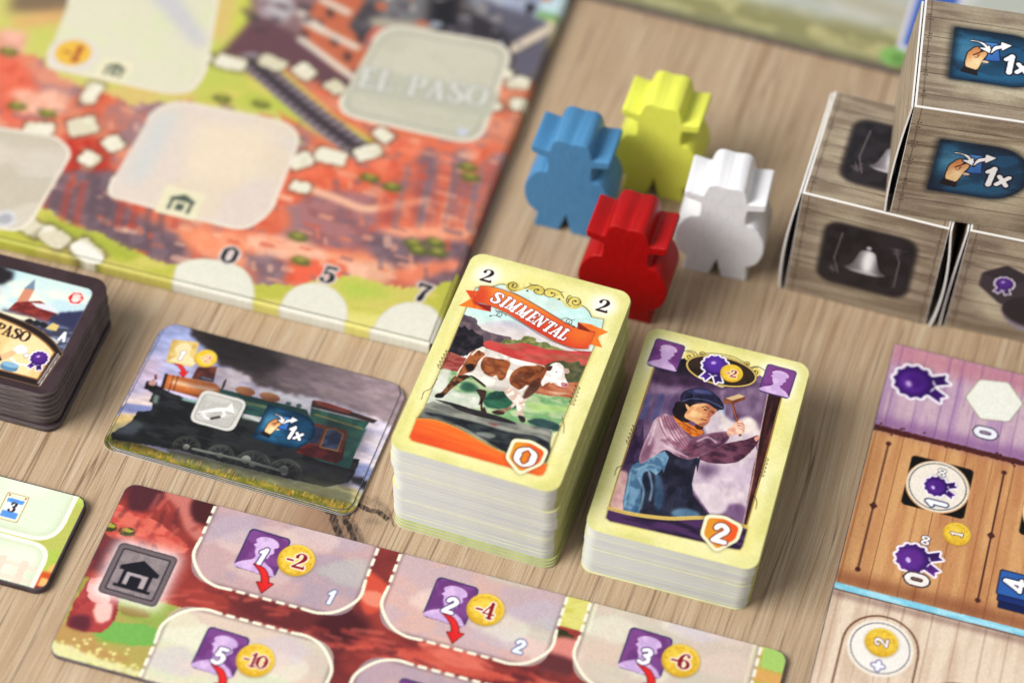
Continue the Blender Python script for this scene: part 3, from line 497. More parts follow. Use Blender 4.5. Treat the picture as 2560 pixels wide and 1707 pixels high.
# ---------------------------------------------------------------- the locomotive card
def art_train_card(S, plain=False):
    cv = Canvas(68.1, 44, 5.0, (190,190,226), 12); A = S.zoom(250,790,.3316)
    F = cv.fill; full = np.array([(0,0),(68.1,0),(68.1,44),(0,44)])
    F(full, (172,182,228), c2=(206,196,226), grad=[A((450,150))[0], A((300,560))[0]]); F(A((200,620),(420,560),(420,700),(150,720)), (236,214,206), soft=1.2); F(A((300,330),(470,300),(430,500),(280,520)), (222,200,224), soft=1.5)
    F(A((800,380),(2300,500),(2300,1150),(1900,1150),(1000,700)), (226,214,222), c2=(212,206,226), nz=(6,3)); F(A((1250,540),(1700,600),(1600,720),(1200,620)), (232,232,240), soft=1.)
    sm = A((700,60),(1000,130),(2400,480),(2350,760),(2150,800),(2000,740),(1800,660),(1640,620),(1460,590),(1320,560),(1180,520),(1120,450),(1020,400),(900,370),(860,280),(760,220),(690,150))
    F(sm, (62,54,54), rough=.5, soft=.5, c2=(160,142,146), grad=[A((900,250))[0], A((2000,620))[0]]); F(A((740,100),(1100,180),(1400,300),(1300,480),(1150,430),(900,330),(800,220)), (44,40,40), al=.8, soft=1.5); F(A((1200,400),(1900,560),(2100,640),(1800,640),(1400,540)), (150,134,138), al=.5, soft=1.2, rough=.6)
    F(A((160,650),(400,680),(380,740),(140,720)), (140,148,196), soft=.3); F(A((110,730),(300,745),(240,830),(60,830)), (220,190,130), soft=.4); F(A((50,820),(200,800),(150,900),(40,900)), (168,156,112), soft=.6)
    F(A((1900,1110),(2080,1120),(2000,1210),(1880,1200)), (140,150,190), soft=.4); F(A((1860,1200),(2100,1220),(2000,1300),(1900,1260)), (50,52,58), soft=.4); F(A((1780,1270),(2100,1330),(1980,1500),(1500,1400)), (204,194,140), soft=.4, c2=(170,160,110), nz=(5,1))
    F(A((40,880),(600,1060),(1300,1240),(1960,1420),(1960,1560),(20,1010)), (122,124,40), c2=(162,142,58), nz=(1.5,.8)); F(A((500,1000),(1900,1330),(1900,1420),(1400,1290),(560,1090)), (120,120,90), soft=.5)
    rr = np.random.default_rng(4)
    for k in range(130):
        t = rr.random(); b = A((100+1800*t, 960+510*t+rr.random()*50-30))[0]; cv.line([b, b+[rr.normal(0,.2), .7+rr.random()*.8]], .22, [(196,140,44),(150,150,60),(90,96,36),(214,176,90)][k % 4], al=.9)
    blk = A((80,885),(230,800),(285,720),(380,715),(400,660),(370,645),(400,580),(330,545),(355,490),(410,480),(430,520),(500,560),(700,640),(1050,740),(1300,830),(1500,940),(1560,1010),(1960,1080),(1920,1190),(1880,1250),(1700,1290),(1400,1220),(1000,1120),(600,1010),(90,930))
    F(blk, (30,32,34), rough=.15, c2=(46,50,50), nz=(4,1.5)); F(A((100,880),(260,780),(330,820),(250,900)), (96,104,112), al=.7, soft=.6); F(A((410,590),(450,600),(430,660),(395,650)), (120,136,128), soft=.2); F(A((620,615),(740,640),(735,660),(615,632)), (150,190,180), soft=.2)
    F(A((500,435),(860,505),(930,560),(900,660),(480,545),(470,500)), (204,118,54), c2=(90,44,28), grad=[A((690,560))[0], A((670,630))[0]]); F(A((540,480),(880,550),(870,575),(530,505)), (250,220,190), al=.85, soft=.5)
    for x in (555,590): cv.line(A((x,450),(x-35,560)), .3, (120,56,36))
    F(A((490,430),(515,435),(480,555),(455,545)), (60,36,30)); F(A((345,500),(430,495),(430,560),(340,545)), (36,32,34)); F(ell(A((395,505))[0], 1.1,.9), (196,150,140)); F(A((410,440),(430,440),(430,480),(410,480)), (140,60,44))
    F(A((735,385),(885,380),(855,500),(690,470)), (150,74,50), c2=(100,50,40), nz=(3,3)); F(A((755,450),(855,470),(850,495),(745,475)), (60,66,80)); cv.line(A((770,462),(840,480)), .25, (200,204,210))
    gb = A((900,545),(1560,705),(1600,800),(1300,780),(1050,730),(900,640)); F(gb, (46,104,94), c2=(30,72,66), nz=(8,1)); F(A((950,610),(1560,745),(1550,765),(950,630)), (150,170,110), al=.8, soft=.2); F(A((1070,740),(1300,790),(1290,820),(1060,765)), (206,220,206), al=.8, soft=.3)
    for c, w in (((1095,565),70),((1280,610),72)): F(ell(A(c)[0], w*.04, 1.4), (150,84,50), c2=(206,150,96), grad=[A((c[0],c[1]+40))[0], A((c[0],c[1]-40))[0]])
    for c in ((940,500),(930,530)): F(ell(A(c)[0], .35,1.2), (70,48,44))
    for c in ((1420,660),(1500,675)): F(ell(A(c)[0], .8,.7), (80,112,104))
    cab = A((1590,690),(2030,800),(1960,900),(1930,1020),(1880,1150),(1650,1090),(1520,1020),(1570,850)); F(cab, (40,92,80), c2=(58,116,98), nz=(3,5)); F(A((1900,830),(2010,850),(1940,1000),(1890,1000)), (60,118,100), soft=.3)
    F(A((1540,950),(1660,970),(1860,900),(1830,1080),(1780,1110),(1480,1030)), (120,42,38), c2=(84,30,30), nz=(3,3)); F(A((1600,635),(1700,655),(2095,785),(2060,810),(1900,760),(1590,685)), (66,50,44)); F(A((1610,630),(1720,655),(1900,715),(1880,735),(1640,670)), (150,66,50)); cv.line(A((1620,740),(1980,850)), .4, (170,160,80))
    F(A((1600,800),(1850,860),(1870,890),(1820,1030),(1560,960)), (130,64,44)); F(rpoly(A((1625,830),(1690,850),(1640,965),(1570,950)), .8), (50,64,92)); F(rpoly(A((1710,855),(1770,850),(1835,890),(1790,1015),(1660,985)), 1.5), (40,58,92), c2=(80,96,130), nz=(3,3)); cv.line(A((1710,855),(1770,850),(1835,890),(1790,1015),(1660,985)), .45, (176,130,80), closed=True)
    F(A((1480,1070),(1900,1180),(1860,1250),(1450,1160)), (52,54,54), soft=.4, rough=.2)
    for c in ((650,985),(905,1050),(1150,1115),(1390,1180)):
        q = A(c)[0]; r = 3.4 if c[0] < 1000 else 4.3; cv.line(ell(q, r, r*.95), .5, (146,150,128), closed=True, al=.45, soft=.25); cv.line(ell(q, r*.78), .2, (120,124,110), closed=True, al=.4)
        for a in range(0, 360, 36): cv.line([q, q+r*.8*np.array([math.cos(a*.01745), math.sin(a*.01745)])], .2, (140,144,124), al=.4, soft=.1)
        F(ell(q, .9), (150,152,138))
    cv.line(A((700,1000),(1100,1090),(1350,1160)), .8, (156,160,146)); F(ell(A((1100,1080))[0], 1.3), (150,154,142)); F(ell(A((1385,1155))[0], 1.2), (120,124,116)); F(A((1500,1180),(1900,1260),(1850,1330),(1560,1300)), (150,150,110), al=.5, soft=.8, rough=.4)
    F(A((80,900),(500,960),(1100,1080),(1900,1240),(1900,1300),(1300,1210),(500,1030),(80,960)), (24,26,28), al=.55, soft=.8); F(A((700,300),(2000,700),(1900,1000),(1200,760),(700,560)), (50,44,48), al=.3, soft=2.2); F(A((1700,760),(2080,860),(1900,1230),(1500,1130)), (34,30,36), al=.35, soft=1.6); F(full, (40,30,60), al=.14, clip=cv.noise(5,2,4)); cv.grain(2.5,1.,.07,6)
    if not plain:
        t = A((775,548),(1118,640),(1000,880),(665,790)); F(rpoly(t, 2.6)+[.25,-.3], (20,24,24), al=.7, soft=.4); F(rpoly(t, 2.6), (208,206,200)); ti = A((790,580),(1085,655),(975,850),(700,775)); F(rpoly(ti, 1.8), (196,194,188), c2=(184,182,176), nz=(3,3)); cv.line(rpoly(ti, 1.8), .25, (160,158,152), closed=True)
        F(A((740,720),(880,690),(960,690),(995,650),(1015,735),(960,715),(880,725),(760,745)), (232,230,226)); cv.line(A((740,735),(900,722),(1010,735)), .2, (150,148,144)); cv.line(sp(A((780,730),(790,760),(830,775),(900,760),(940,745),(930,725)),5), .8, (228,226,222)); cv.line(A((840,772),(900,760)), .9, (80,76,72))
        icon_hand_tag(Pen(cv, A((1410,850))[0]+[1.7,0], 10.8, 0))
        q = A((545,175),(748,198),(700,385),(495,350)); F(rpoly(q, .8), (206,170,92), c2=(222,194,122), nz=(2,2)); F(sp(A((590,220),(650,200),(690,240),(670,290),(710,330),(700,370),(520,340),(580,300),(560,250)),4,True), (232,214,166)); Pen(cv, A((615,295))[0], 3.3, 0, .12).text('1', G_SANS, (252,250,248), .06, (140,130,120)); icon_coin(Pen(cv, A((798,320))[0], 3.0), '-2', col=(214,120,90)); icon_arrow(Pen(cv, A((615,405))[0], 4.4, 12))
    cv.grain(.3,.3,.025,7); return cv
# ---------------------------------------------------------------- the strip board with numbered spaces
def art_strip_board():
    W, H = 175, 54.2; cv = Canvas(W, H, 4.2, (126,50,48), 21); F = cv.fill
    rr = np.random.default_rng(8)
    F(np.array([(0,0),(W,0),(W,H),(0,H)]), (156,64,58), c2=(112,48,52), nz=(16,9,.3,.7)); F(np.array([(0,0),(W,0),(W,H),(0,H)]), (168,70,60), al=.6, clip=np.clip(cv.noise(5,7,2)*2.2-1.1,0,1))
    F(sp([(-1,46),(8,46),(15,43),(22,40),(20,37),(10,36),(-1,38)],5,True), (222,112,96), rough=.4, c2=(198,84,72), nz=(4,2)); F(sp([(2,55),(10,55),(9,48),(4,46),(2,49)],5,True), (92,44,54), soft=.6); F(sp([(10,54),(18,55),(21,50),(24,46),(28,45),(26,42),(20,44),(15,50)],5,True), (200,120,110), soft=.5, rough=.3)
    F(sp([(18,54),(25,54),(25,48),(20,48)],5,True), (84,36,42), soft=.6); F(sp([(0,36),(10,36),(16,33),(12,26),(0,27)],5,True), (108,52,58), soft=.6)
    for c in ((5.5,39.5),(.6,39.6)): F(ell(c, 2.2,1.3), (70,70,34), rough=.3, soft=.2); F(ell((c[0],c[1]+.5), 1.5,.6), (170,166,66), rough=.2, soft=.2)
    F(np.array([(0,0),(70,0),(64,8),(40,16),(28,22),(16,23),(8,22),(0,24)]), (150,170,82), rough=.5, c2=(178,164,92), nz=(7,3)); F(np.array([(0,24),(6,24),(7,20),(4,18),(0,19)]), (160,150,74), rough=.5)
    F(sp([(4,14),(12,13),(20,15),(26,13),(22,9),(10,8),(4,11)],5,True), (122,178,88), rough=.4); F(sp([(0,9),(6,10),(12,6),(20,4),(10,2),(0,4)],5,True), (186,150,92), soft=.5, rough=.5); F(sp([(12,18),(18,19),(20,17),(14,16)],5,True), (150,130,70), soft=.4)
    F(np.array([(0,0),(24,0),(24,2),(0,3.5)]), (226,222,170), al=.9, rough=.8, soft=.3)
    for k in range(60): F(ell((rr.random()*26, rr.random()*7), .5,.4), (232,226,150), al=.7)
    F(sp([(1.5,23),(5,25),(9,22),(12,17),(11,10),(5,8.6),(1,10)],5,True), (176,72,70), rough=.3, c2=(150,54,58), nz=(4,4)); F(sp([(2,23),(5,24.6),(8,21),(9,18),(4,18)],5,True), (242,168,160), rough=.3, soft=.2); F(sp([(6,17),(10,18),(11,14),(8,12)],5,True), (246,190,180), soft=.3, rough=.3); F(sp([(2,12),(6,13),(7,9),(2,9)],5,True), (104,44,58), soft=.5)
    F(sp([(66,46),(72,45),(76,40),(72,34),(68,38)],5,True), (212,88,66), soft=.5); F(sp([(68,40),(73,41),(74,37),(70,37)],5,True), (232,140,116), soft=.4); F(sp([(62,30),(76,26),(96,29),(120,26),(124,29),(100,24),(70,23)],5,True), (206,92,76), rough=.4, soft=.3); F(sp([(66,34),(73,30),(70,24),(60,27)],5,True), (84,34,42), soft=.8); F(sp([(86,30),(98,31),(106,28),(96,26)],5,True), (222,116,98), soft=.4, rough=.3)
    F(np.array([(117,45),(126,45),(126,55),(117,55)]), (204,198,96), c2=(220,214,124), nz=(4,4)); F(sp([(117,44),(121,44),(123,42),(119,41)],5,True), (60,60,34), rough=.4); F(sp([(118,41),(124,42),(126,36),(119,35)],5,True), (222,140,130), soft=.5); F(sp([(116,36),(125,36),(124,30),(118,30)],5,True), (110,56,60), soft=.5); F(np.array([(118,22),(176,20),(176,31),(118,31)]), (208,110,92), soft=.8, c2=(150,64,60), nz=(8,3))
    F(np.array([(166,0),(176,0),(176,55),(166,55)]), (196,176,86), c2=(218,204,120), nz=(8,2)); F(rrect(169,48,176,55,1), (170,206,112)); F(np.array([(168,44),(176,44),(176,47),(168,47.5)]), (222,170,100), soft=.6)
    for k in range(150):
        x, y = rr.random()*W, 22+rr.random()*10; c = [(222,116,98),(176,72,64),(98,42,48),(206,92,76)][k % 4]; q = np.array([(x,y),(x+2+rr.random()*6,y+rr.normal(0,1.2))]); cv.line(q, .5+rr.random(), c, al=.5, soft=.25)
    for k in range(60):
        x, y = rr.random()*24, 24+rr.random()*30; c = [(198,96,84),(150,58,56),(90,44,52),(214,120,106)][k % 4]; cv.line(np.array([(x,y),(x+rr.normal(0,1),y-1-rr.random()*4)]), .5+rr.random(), c, al=.45, soft=.25)
    def panel(x0, x1, up, tints, seed):
        yy = ((30.8, 60) if up else (-6, 23.4)); box = rpoly([(x0,yy[0]),(x1,yy[0]),(x1,yy[1]),(x0,yy[1])], 7.5, 8)
        F(box, tints[0], al=.84, c2=tints[1], nz=(7,5,.35,.65,seed)); cm = cv.clipmask(box); r = np.random.default_rng(seed)
        for k in range(7):
            cx, cy = x0+r.random()*(x1-x0), yy[0]+6+r.random()*20; F(sp([(cx-6-r.random()*5,cy-2),(cx,cy+3+r.random()*2),(cx+7,cy+1),(cx+3,cy-4)],5,True), tints[2+k % (len(tints)-2)], al=.55, soft=.5, rough=.5, clip=cm)
        F([box, rpoly([(x0+.9,yy[0]+.9),(x1-.9,yy[0]+.9),(x1-.9,yy[1]-.9),(x0+.9,yy[1]-.9)],6.8,8)[::-1]], (120,96,100), al=.5, soft=.35, keep=True, clip=cm)
        CR = (242,238,214); y0 = yy[0] if up else yy[1]; sg = 1 if up else -1
        arc = lambda xa, xb: sp([(xa,y0+sg*12.6),(xa,y0+sg*7),(xa+(xb-xa)*.3,y0+sg*2),(xa+(xb-xa)*.65,y0),(xb,y0)],6)
        for P in (arc(x0, x0+12.6), arc(x1, x1-12.6)): cv.line(P, .8, CR)
        for d in dashes([(x0+14,y0),(x1-14,y0)], 2.3, 1.2): cv.fill(strokes(d[[0,-1]], .8)[:1], CR)
        for x in (x0, x1):
            for d in dashes([(x,y0+sg*14),(x,y0+sg*25)], 2.3, 1.0): cv.fill(strokes(d[[0,-1]], .85)[:1], CR)
    T1 = [(206,184,186),(190,178,190),(226,200,192),(186,172,186),(214,190,182),(188,192,184)]; T2 = [(224,196,188),(210,194,198),(236,214,204),(190,182,198),(192,198,180),(226,226,206)]; T3 = [(222,224,204),(228,220,202),(230,228,208),(204,190,202),(226,202,190),(234,232,216)]
    for i, (t, b) in enumerate(((T1, T3), (T2, T1), (T3, T2))):
        panel(24.1+50*i, 68.1+50*i, True, t, 30+i); panel(24.1+50*i, 68.1+50*i, False, b, 40+i)
        cx = 40.5+50*i if i < 2 else 141.3
        if i == 2: cx = 140.9
        for y, n, c in ((43.7, '123'[i], ('-2','-4','-6')[i]), (12.8, '5' if i == 0 else None, '-10')):
            icon_portrait(Pen(cv, (cx,y), 10.0, -2), n, 1.12)
            if n is None: continue
            icon_coin(Pen(cv, (cx+8.9,y+.35), 4.75), c, size=.74 if len(c) < 3 else .62); icon_arrow(Pen(cv, (cx+2.6,y-7.2), 7.4, -4))
        Pen(cv, (61.2+49.3*i,36.2), 4.2, 0, .12).text('123'[i], G_SANS, (236,240,250), .09, (124,128,160))
    icon_house(Pen(cv, (12.85,28.2), 14.4, -1)); cv.a *= .975; cv.grain(.35,.35,.025,5); return cv

# ---------------------------------------------------------------- the plank-painted player board on the right
def art_player_board():
    W, H = 90, 140.; cv = Canvas(W, H, 3.4, (206,150,104), 31); F = cv.fill; rr = np.random.default_rng(3)
    F(np.array([(0,110),(W,110),(W,H),(0,H)]), (202,174,188), c2=(182,148,182), nz=(2,18,.25,.8)); F(np.array([(0,58),(W,58),(W,110.5),(0,110.5)]), (212,162,112), c2=(192,136,92), nz=(2.5,22,.25,.85)); F(np.array([(0,0),(W,0),(W,57),(0,57)]), (228,208,186), c2=(210,186,164), nz=(2.5,20,.25,.8))
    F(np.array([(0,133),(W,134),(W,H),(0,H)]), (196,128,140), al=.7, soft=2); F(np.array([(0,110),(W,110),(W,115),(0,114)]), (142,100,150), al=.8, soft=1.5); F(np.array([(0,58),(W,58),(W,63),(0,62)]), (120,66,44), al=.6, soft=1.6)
    for i, x in enumerate((1.2,9.5,15,20,26.5,33,39,45,51,57,63,70,76,83)):
        for y0, y1, c in ((110.5,H,(126,86,136)),(58,109,(132,80,48)),(0,56.5,(168,140,120))):
            xx = x+rr.normal(0,.8); cv.line([(xx,y0),(xx+rr.normal(0,.1),y1)], .16+.14*rr.random(), c, al=.55+.4*rr.random())
            for k in range(5): xs = xx+rr.normal(0,2.5); a = y0+(y1-y0)*rr.random(); cv.line([(xs,a),(xs,a+6*rr.random())], .18, c, al=.35)
    F(np.array([(0,109),(W,109.4),(W,111.2),(0,110.9)]), (88,40,40), soft=.15, rough=.15)
    for k in range(40): x = rr.random()*W; F(ell((x,110+rr.normal(0,.9)), .35), (70,34,36))
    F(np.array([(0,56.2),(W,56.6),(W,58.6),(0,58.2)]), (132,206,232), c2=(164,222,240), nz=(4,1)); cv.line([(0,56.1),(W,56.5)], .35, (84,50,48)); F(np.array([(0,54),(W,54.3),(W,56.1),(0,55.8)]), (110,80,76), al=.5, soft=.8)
    for x in (5,36,67): cv.line([(x,105.5),(x,63.7)], .5, (84,44,40)); F(ell((x,105.5), .75), (84,44,40)); F(ell((x,63.7), .75), (84,44,40)); F(np.array([(x-1.1,84.5),(x,85.9),(x+1.1,84.5),(x,83.1)]), (84,44,40))
    icon_ribbon(Pen(cv, (9.0,128.2), 10.8, 90), (70,22,118))
    F(rpoly([(29.6+7.8*math.cos(a*.01745), 128.6+7.8*math.sin(a*.01745)) for a in range(10,370,60)], .6), (236,238,226)); cv.line(rpoly([(29.6+7.8*math.cos(a*.01745), 128.6+7.8*math.sin(a*.01745)) for a in range(10,370,60)], .6), .25, (150,140,120), closed=True)
    Pen(cv, (29.1,117), 6.2, 90).text('0', G_SANS, (238,238,250), .07, (70,70,84))
    for x in (20,51):
        F(rrect(x-8.3,87.3,x+8.3,103.8,1), (12,10,12)); F(ell((x,95.5), 8.5), (214,160,110)); F(ell((x,95.6), 8.2), (238,228,214)); cv.line(ell((x,95.6), 7.5), .3, (84,92,84), closed=True)
        icon_ribbon(Pen(cv, (x+.4,95.6), 6.2, 90), (78,28,128)); Pen(cv, (x+.6,90), 5.4, 90).text('1', G_SANS, (248,248,252), .08, (60,70,110)); Pen(cv, (x+.3,100.4), 3.0, 90).text('8', G_SANS, (248,246,246), .08, (84,84,84))
    icon_coin(Pen(cv, (27.4,82.2), 3.6), '1', (248,244,240), (110,80,40), .6, 90); icon_ribbon(Pen(cv, (18.9,71.3), 8.6, 90), (104,44,140)); Pen(cv, (20,77.8), 3.2, 90).text('8', G_SANS, (246,244,246), .08, (96,80,80)); Pen(cv, (20,65.2), 6.2, 90).text('0', G_SANS, (240,234,228), .08, (84,64,70))
    for k, c in ((2,(18,36,92)),(1,(28,54,122)),(0,(52,104,176))): F(rrect(40+k*.5,67-2*k,50,75-2*k,.6), (20,24,50)); F(rrect(40.3+k*.5,67.3-2*k,50,74.7-2*k,.5), c)
    Pen(cv, (44.5,71), 6.4, 90).text('4', G_SANS, (250,250,252), .06, (20,26,60))
    for x, yc in ((15,42.2),(36.6,28.4)):
        arch = np.vstack([[(x-9.5,0)], ell((x,yc), 9.5, n=20, a0=180, a1=0), [(x+9.5,0)]]); cv.line(arch, .55, (120,82,62)); F(ell((x,yc), 8.5), (232,214,190)); F(ell((x,yc), 8.1), (240,234,226)); cv.line(ell((x,yc), 7.4), .28, (100,94,96), closed=True); icon_coin(Pen(cv, (x,yc+1.7), 4.2), '2', (248,246,250), (130,90,60), .6, 90); Pen(cv, (x+.2,yc-5.2), 5.0, 90).text('+', G_SANS, (240,240,252), .07, (110,100,150))
    cv.grain(.3,.6,.03,5); return cv

# ---------------------------------------------------------------- the two tiles at the left
def art_delivery_tile():
    W, H = 57.5, 30.2; cv = Canvas(W, H, 4., (168,190,80), 41); F = cv.fill
    F(np.array([(0,0),(W,0),(W,H),(0,H)]), (172,192,86), c2=(182,186,96), nz=(8,8)); F(rrect(52,28,58,31,1), (188,206,110), soft=1.)
    F(np.array([(53,0),(58,0),(58,7),(53,5)]), (206,92,44), soft=.3); F(np.array([(55.2,1.5),(57.5,1.5),(57.5,4),(55.2,4)]), (244,178,112)); F(np.array([(52,0),(58,0),(58,1.2),(52,1.2)]), (110,30,30), soft=.3); F(np.array([(55.5,6),(58,6),(58,9),(56,8.4)]), (226,180,104), soft=.4)
    CR = (240,238,220)
    for box in (rpoly([(-9,14.4),(54.2,14.4),(54.2,40),(-9,40)], 7, 8), rpoly([(-9,-9),(54,-9),(54,13),(-9,13)], 5, 8)):
        F(box, (224,232,208), c2=(214,226,200), nz=(10,10)); cm = cv.clipmask(box); F(strokes(box, 3.4, True), (190,200,168), al=.55, soft=.9, clip=cm); cv.line(box, 1.1, CR, closed=True)
    lo = rpoly([(-9,-9),(53.4,-9),(53.4,12.4),(-9,12.4)], 5, 8); cm = cv.clipmask(lo)
    for x in (42.6,48.6): F(np.array([(x,0),(x+2,0),(x+2,7.5),(x,7.5)]), (224,200,184), al=.8, clip=cm, soft=.15)
    for y in (1.2,5.2): F(np.array([(30,y),(54,y-.2),(54,y+1.3),(30,y+1.5)]), (226,206,190), al=.7, clip=cm, soft=.15)
    for x, y, n, c in ((39.9,21.7,'3',(92,150,222)), (37.8,7.2,'5',(82,48,112))):
        F(rrect(x-3,y-4.2,x+3,y+4.2,.5), (150,120,70)); F(rrect(x-2.8,y-4,x+2.8,y+4,.45), (248,238,202)); F(rrect(x-2.2,y-3.4,x+2.2,y+2.6,.1), (226,236,240)); F(np.array([(x-2.2,y+1.3),(x+2.2,y+1.3),(x+2.2,y+2.6),(x-2.2,y+2.6)]), c, rough=.15); F(np.array([(x-2.2,y-3.4),(x+2.2,y-3.4),(x+2.2,y-1.4),(x-2.2,y-1.4)]), c); Pen(cv, (x,y), 3.1, 0, .06).text(n, G_SERIF, (60,22,26))
        for q in (-2.2,2.2): F(ell((x+q,y+3.4), .3), (150,60,50))
    cv.grain(.3,.3,.02,5); return cv
def art_town_tile():
    W, H = 45.2, 41.5; cv = Canvas(W, H, 4., (66,50,54), 43); F = cv.fill; S_ = cv.noise(2,2)
    F(np.array([(0,0),(W,0),(W,H),(0,H)]), (66,50,54), c2=(74,58,62), nz=(6,6))
    pic = rpoly([(-8,12),(42.3,12),(42.3,37.2),(-8,37.2)], 2.6, 6); cm = cv.clipmask(pic); f = lambda P, c, **k: cv.fill(P, c, clip=cm, **k)
    f(pic, (232,236,214), c2=(190,216,222), nz=(12,5)); f(np.array([(0,34),(42,34),(42,38),(0,38)]), (176,214,222), al=.7, soft=1.5); f(sp([(8,36),(16,38),(20,34),(15,28),(18,24),(10,22)],5,True), (44,40,46), soft=.6, rough=.5); f(sp([(13,30),(18,31),(19,27),(15,26)],5,True), (206,206,204), soft=.5)
    f(np.array([(24,24),(27,24),(27,32.5),(25.5,34.6),(24.3,32)]), (206,140,112)); f(np.array([(24.2,32),(27,32.4),(25.7,36)]), (120,140,160)); f(np.array([(22.5,22),(36,22.5),(36,27),(30,29.4),(24,27)]), (150,62,54), c2=(120,44,44), nz=(2,1)); f(np.array([(28,28),(33,29),(37,26.6),(30,27)]), (214,216,222)); f(np.array([(34,20),(43,20),(43,30),(38,28),(35,26)]), (58,58,92), soft=.4, rough=.3); f(np.array([(20,18),(43,14),(43,23),(22,24)]), (112,122,150), soft=.5, c2=(70,72,92), nz=(3,1.2)); f(np.array([(20,21),(32,22),(31,23.4),(20,23)]), (232,226,196), soft=.3)
    for x in (30,32,34): f(ell((x,22), 1.2,.9), (40,38,44), rough=.2)
    f(np.array([(35,21),(38,21),(38,23),(36,23.4)]), (216,190,120), soft=.2); f(np.array([(26,20),(40,17),(40,18.2),(26,21)]), (226,224,210), al=.8, soft=.2)
    hx = [(38.6+2.5*math.cos(a*.01745), 33.1+2.5*math.sin(a*.01745)) for a in range(10,370,60)]; cv.fill(rpoly(np.array(hx), .2), (250,226,220)); cv.fill(rpoly((np.array(hx)-[38.6,33.1])*.86+[38.6,33.1], .2), (206,34,40))
    hand = [strokes([(38.6+dx,32.6),(38.6+dx*1.3,34.6-abs(dx)*.5)], .5) for dx in (-.7,-.25,.2,.65)]; cv.fill(sum(hand, [])+[ell((38.6,32.5), 1.0,.9)]+strokes([(39.4,32.4),(40.1,33.2)], .45), (250,214,206))
    Pen(cv, (40.4,19.9), 3.3).text('A', G_SANS, (250,250,250), .05, (110,110,130))
    arch = np.vstack([sp([(0,24.5),(22,22.3),(32,20.6),(38,18),(42.6,14.4)],6), [(41,2.6),(-8,2.6),(-8,24)]]); cv.fill(arch, (44,32,30)); inn = np.vstack([sp([(0,22.6),(22,20.6),(31,18.8),(36.6,16.6),(40.3,14.2)],6), [(39.6,4.6),(-8,4.6),(-8,22)]]); cv.line(arch, .35, (120,92,72)); cv.fill(inn, (232,196,136), c2=(240,212,160), nz=(8,8)); cv.line(inn, .5, (150,104,58), al=.8)
    cv.line([(41.4,14),(40.3,3.6)], .6, (150,140,136)); cv.line([(42,13.6),(40.9,3)], .25, (216,206,200))
    p = Pen(cv, (24.4,17.4), 3.5, -4); p.text('EL PASO', G_SERIF, (62,40,32), track=.02)
    cv.fill(sp([(26.6,8.2),(28,10),(30,12),(31.4,12.6),(30.6,10.2),(28.4,7.8)],5,True), (240,184,140)); cv.fill(np.array([(25.6,8),(27.2,9),(28.4,7.6),(26.6,6.8)]), (40,30,32)); cv.fill(sp([(29.4,12),(31,14),(33,13.4),(33,11.6),(31,11)],5,True), (226,226,230), rough=.3); cv.line([(24.6,9),(25.4,13)], .25, (60,40,30))
    Pen(cv, (33.8,11.2), 2.6, 0).text('+', G_SANS, (252,250,250), .06, (140,120,100)); icon_ribbon(Pen(cv, (37.3,10.6), 4.6, 0), (86,36,132)); cv.line([(30.4,9),(32.2,7.8),(34.8,8)], .5, (252,250,248)); cv.fill(ell((31,5.7), 2.4,.9), (96,140,170)); cv.fill(np.array([(28.6,5.7),(33.4,5.7),(33.4,7),(28.6,7)]), (92,136,168)); cv.fill(ell((31,7), 2.4,.9), (138,178,204))
    cv.grain(.4,.4,.02,5); return cv
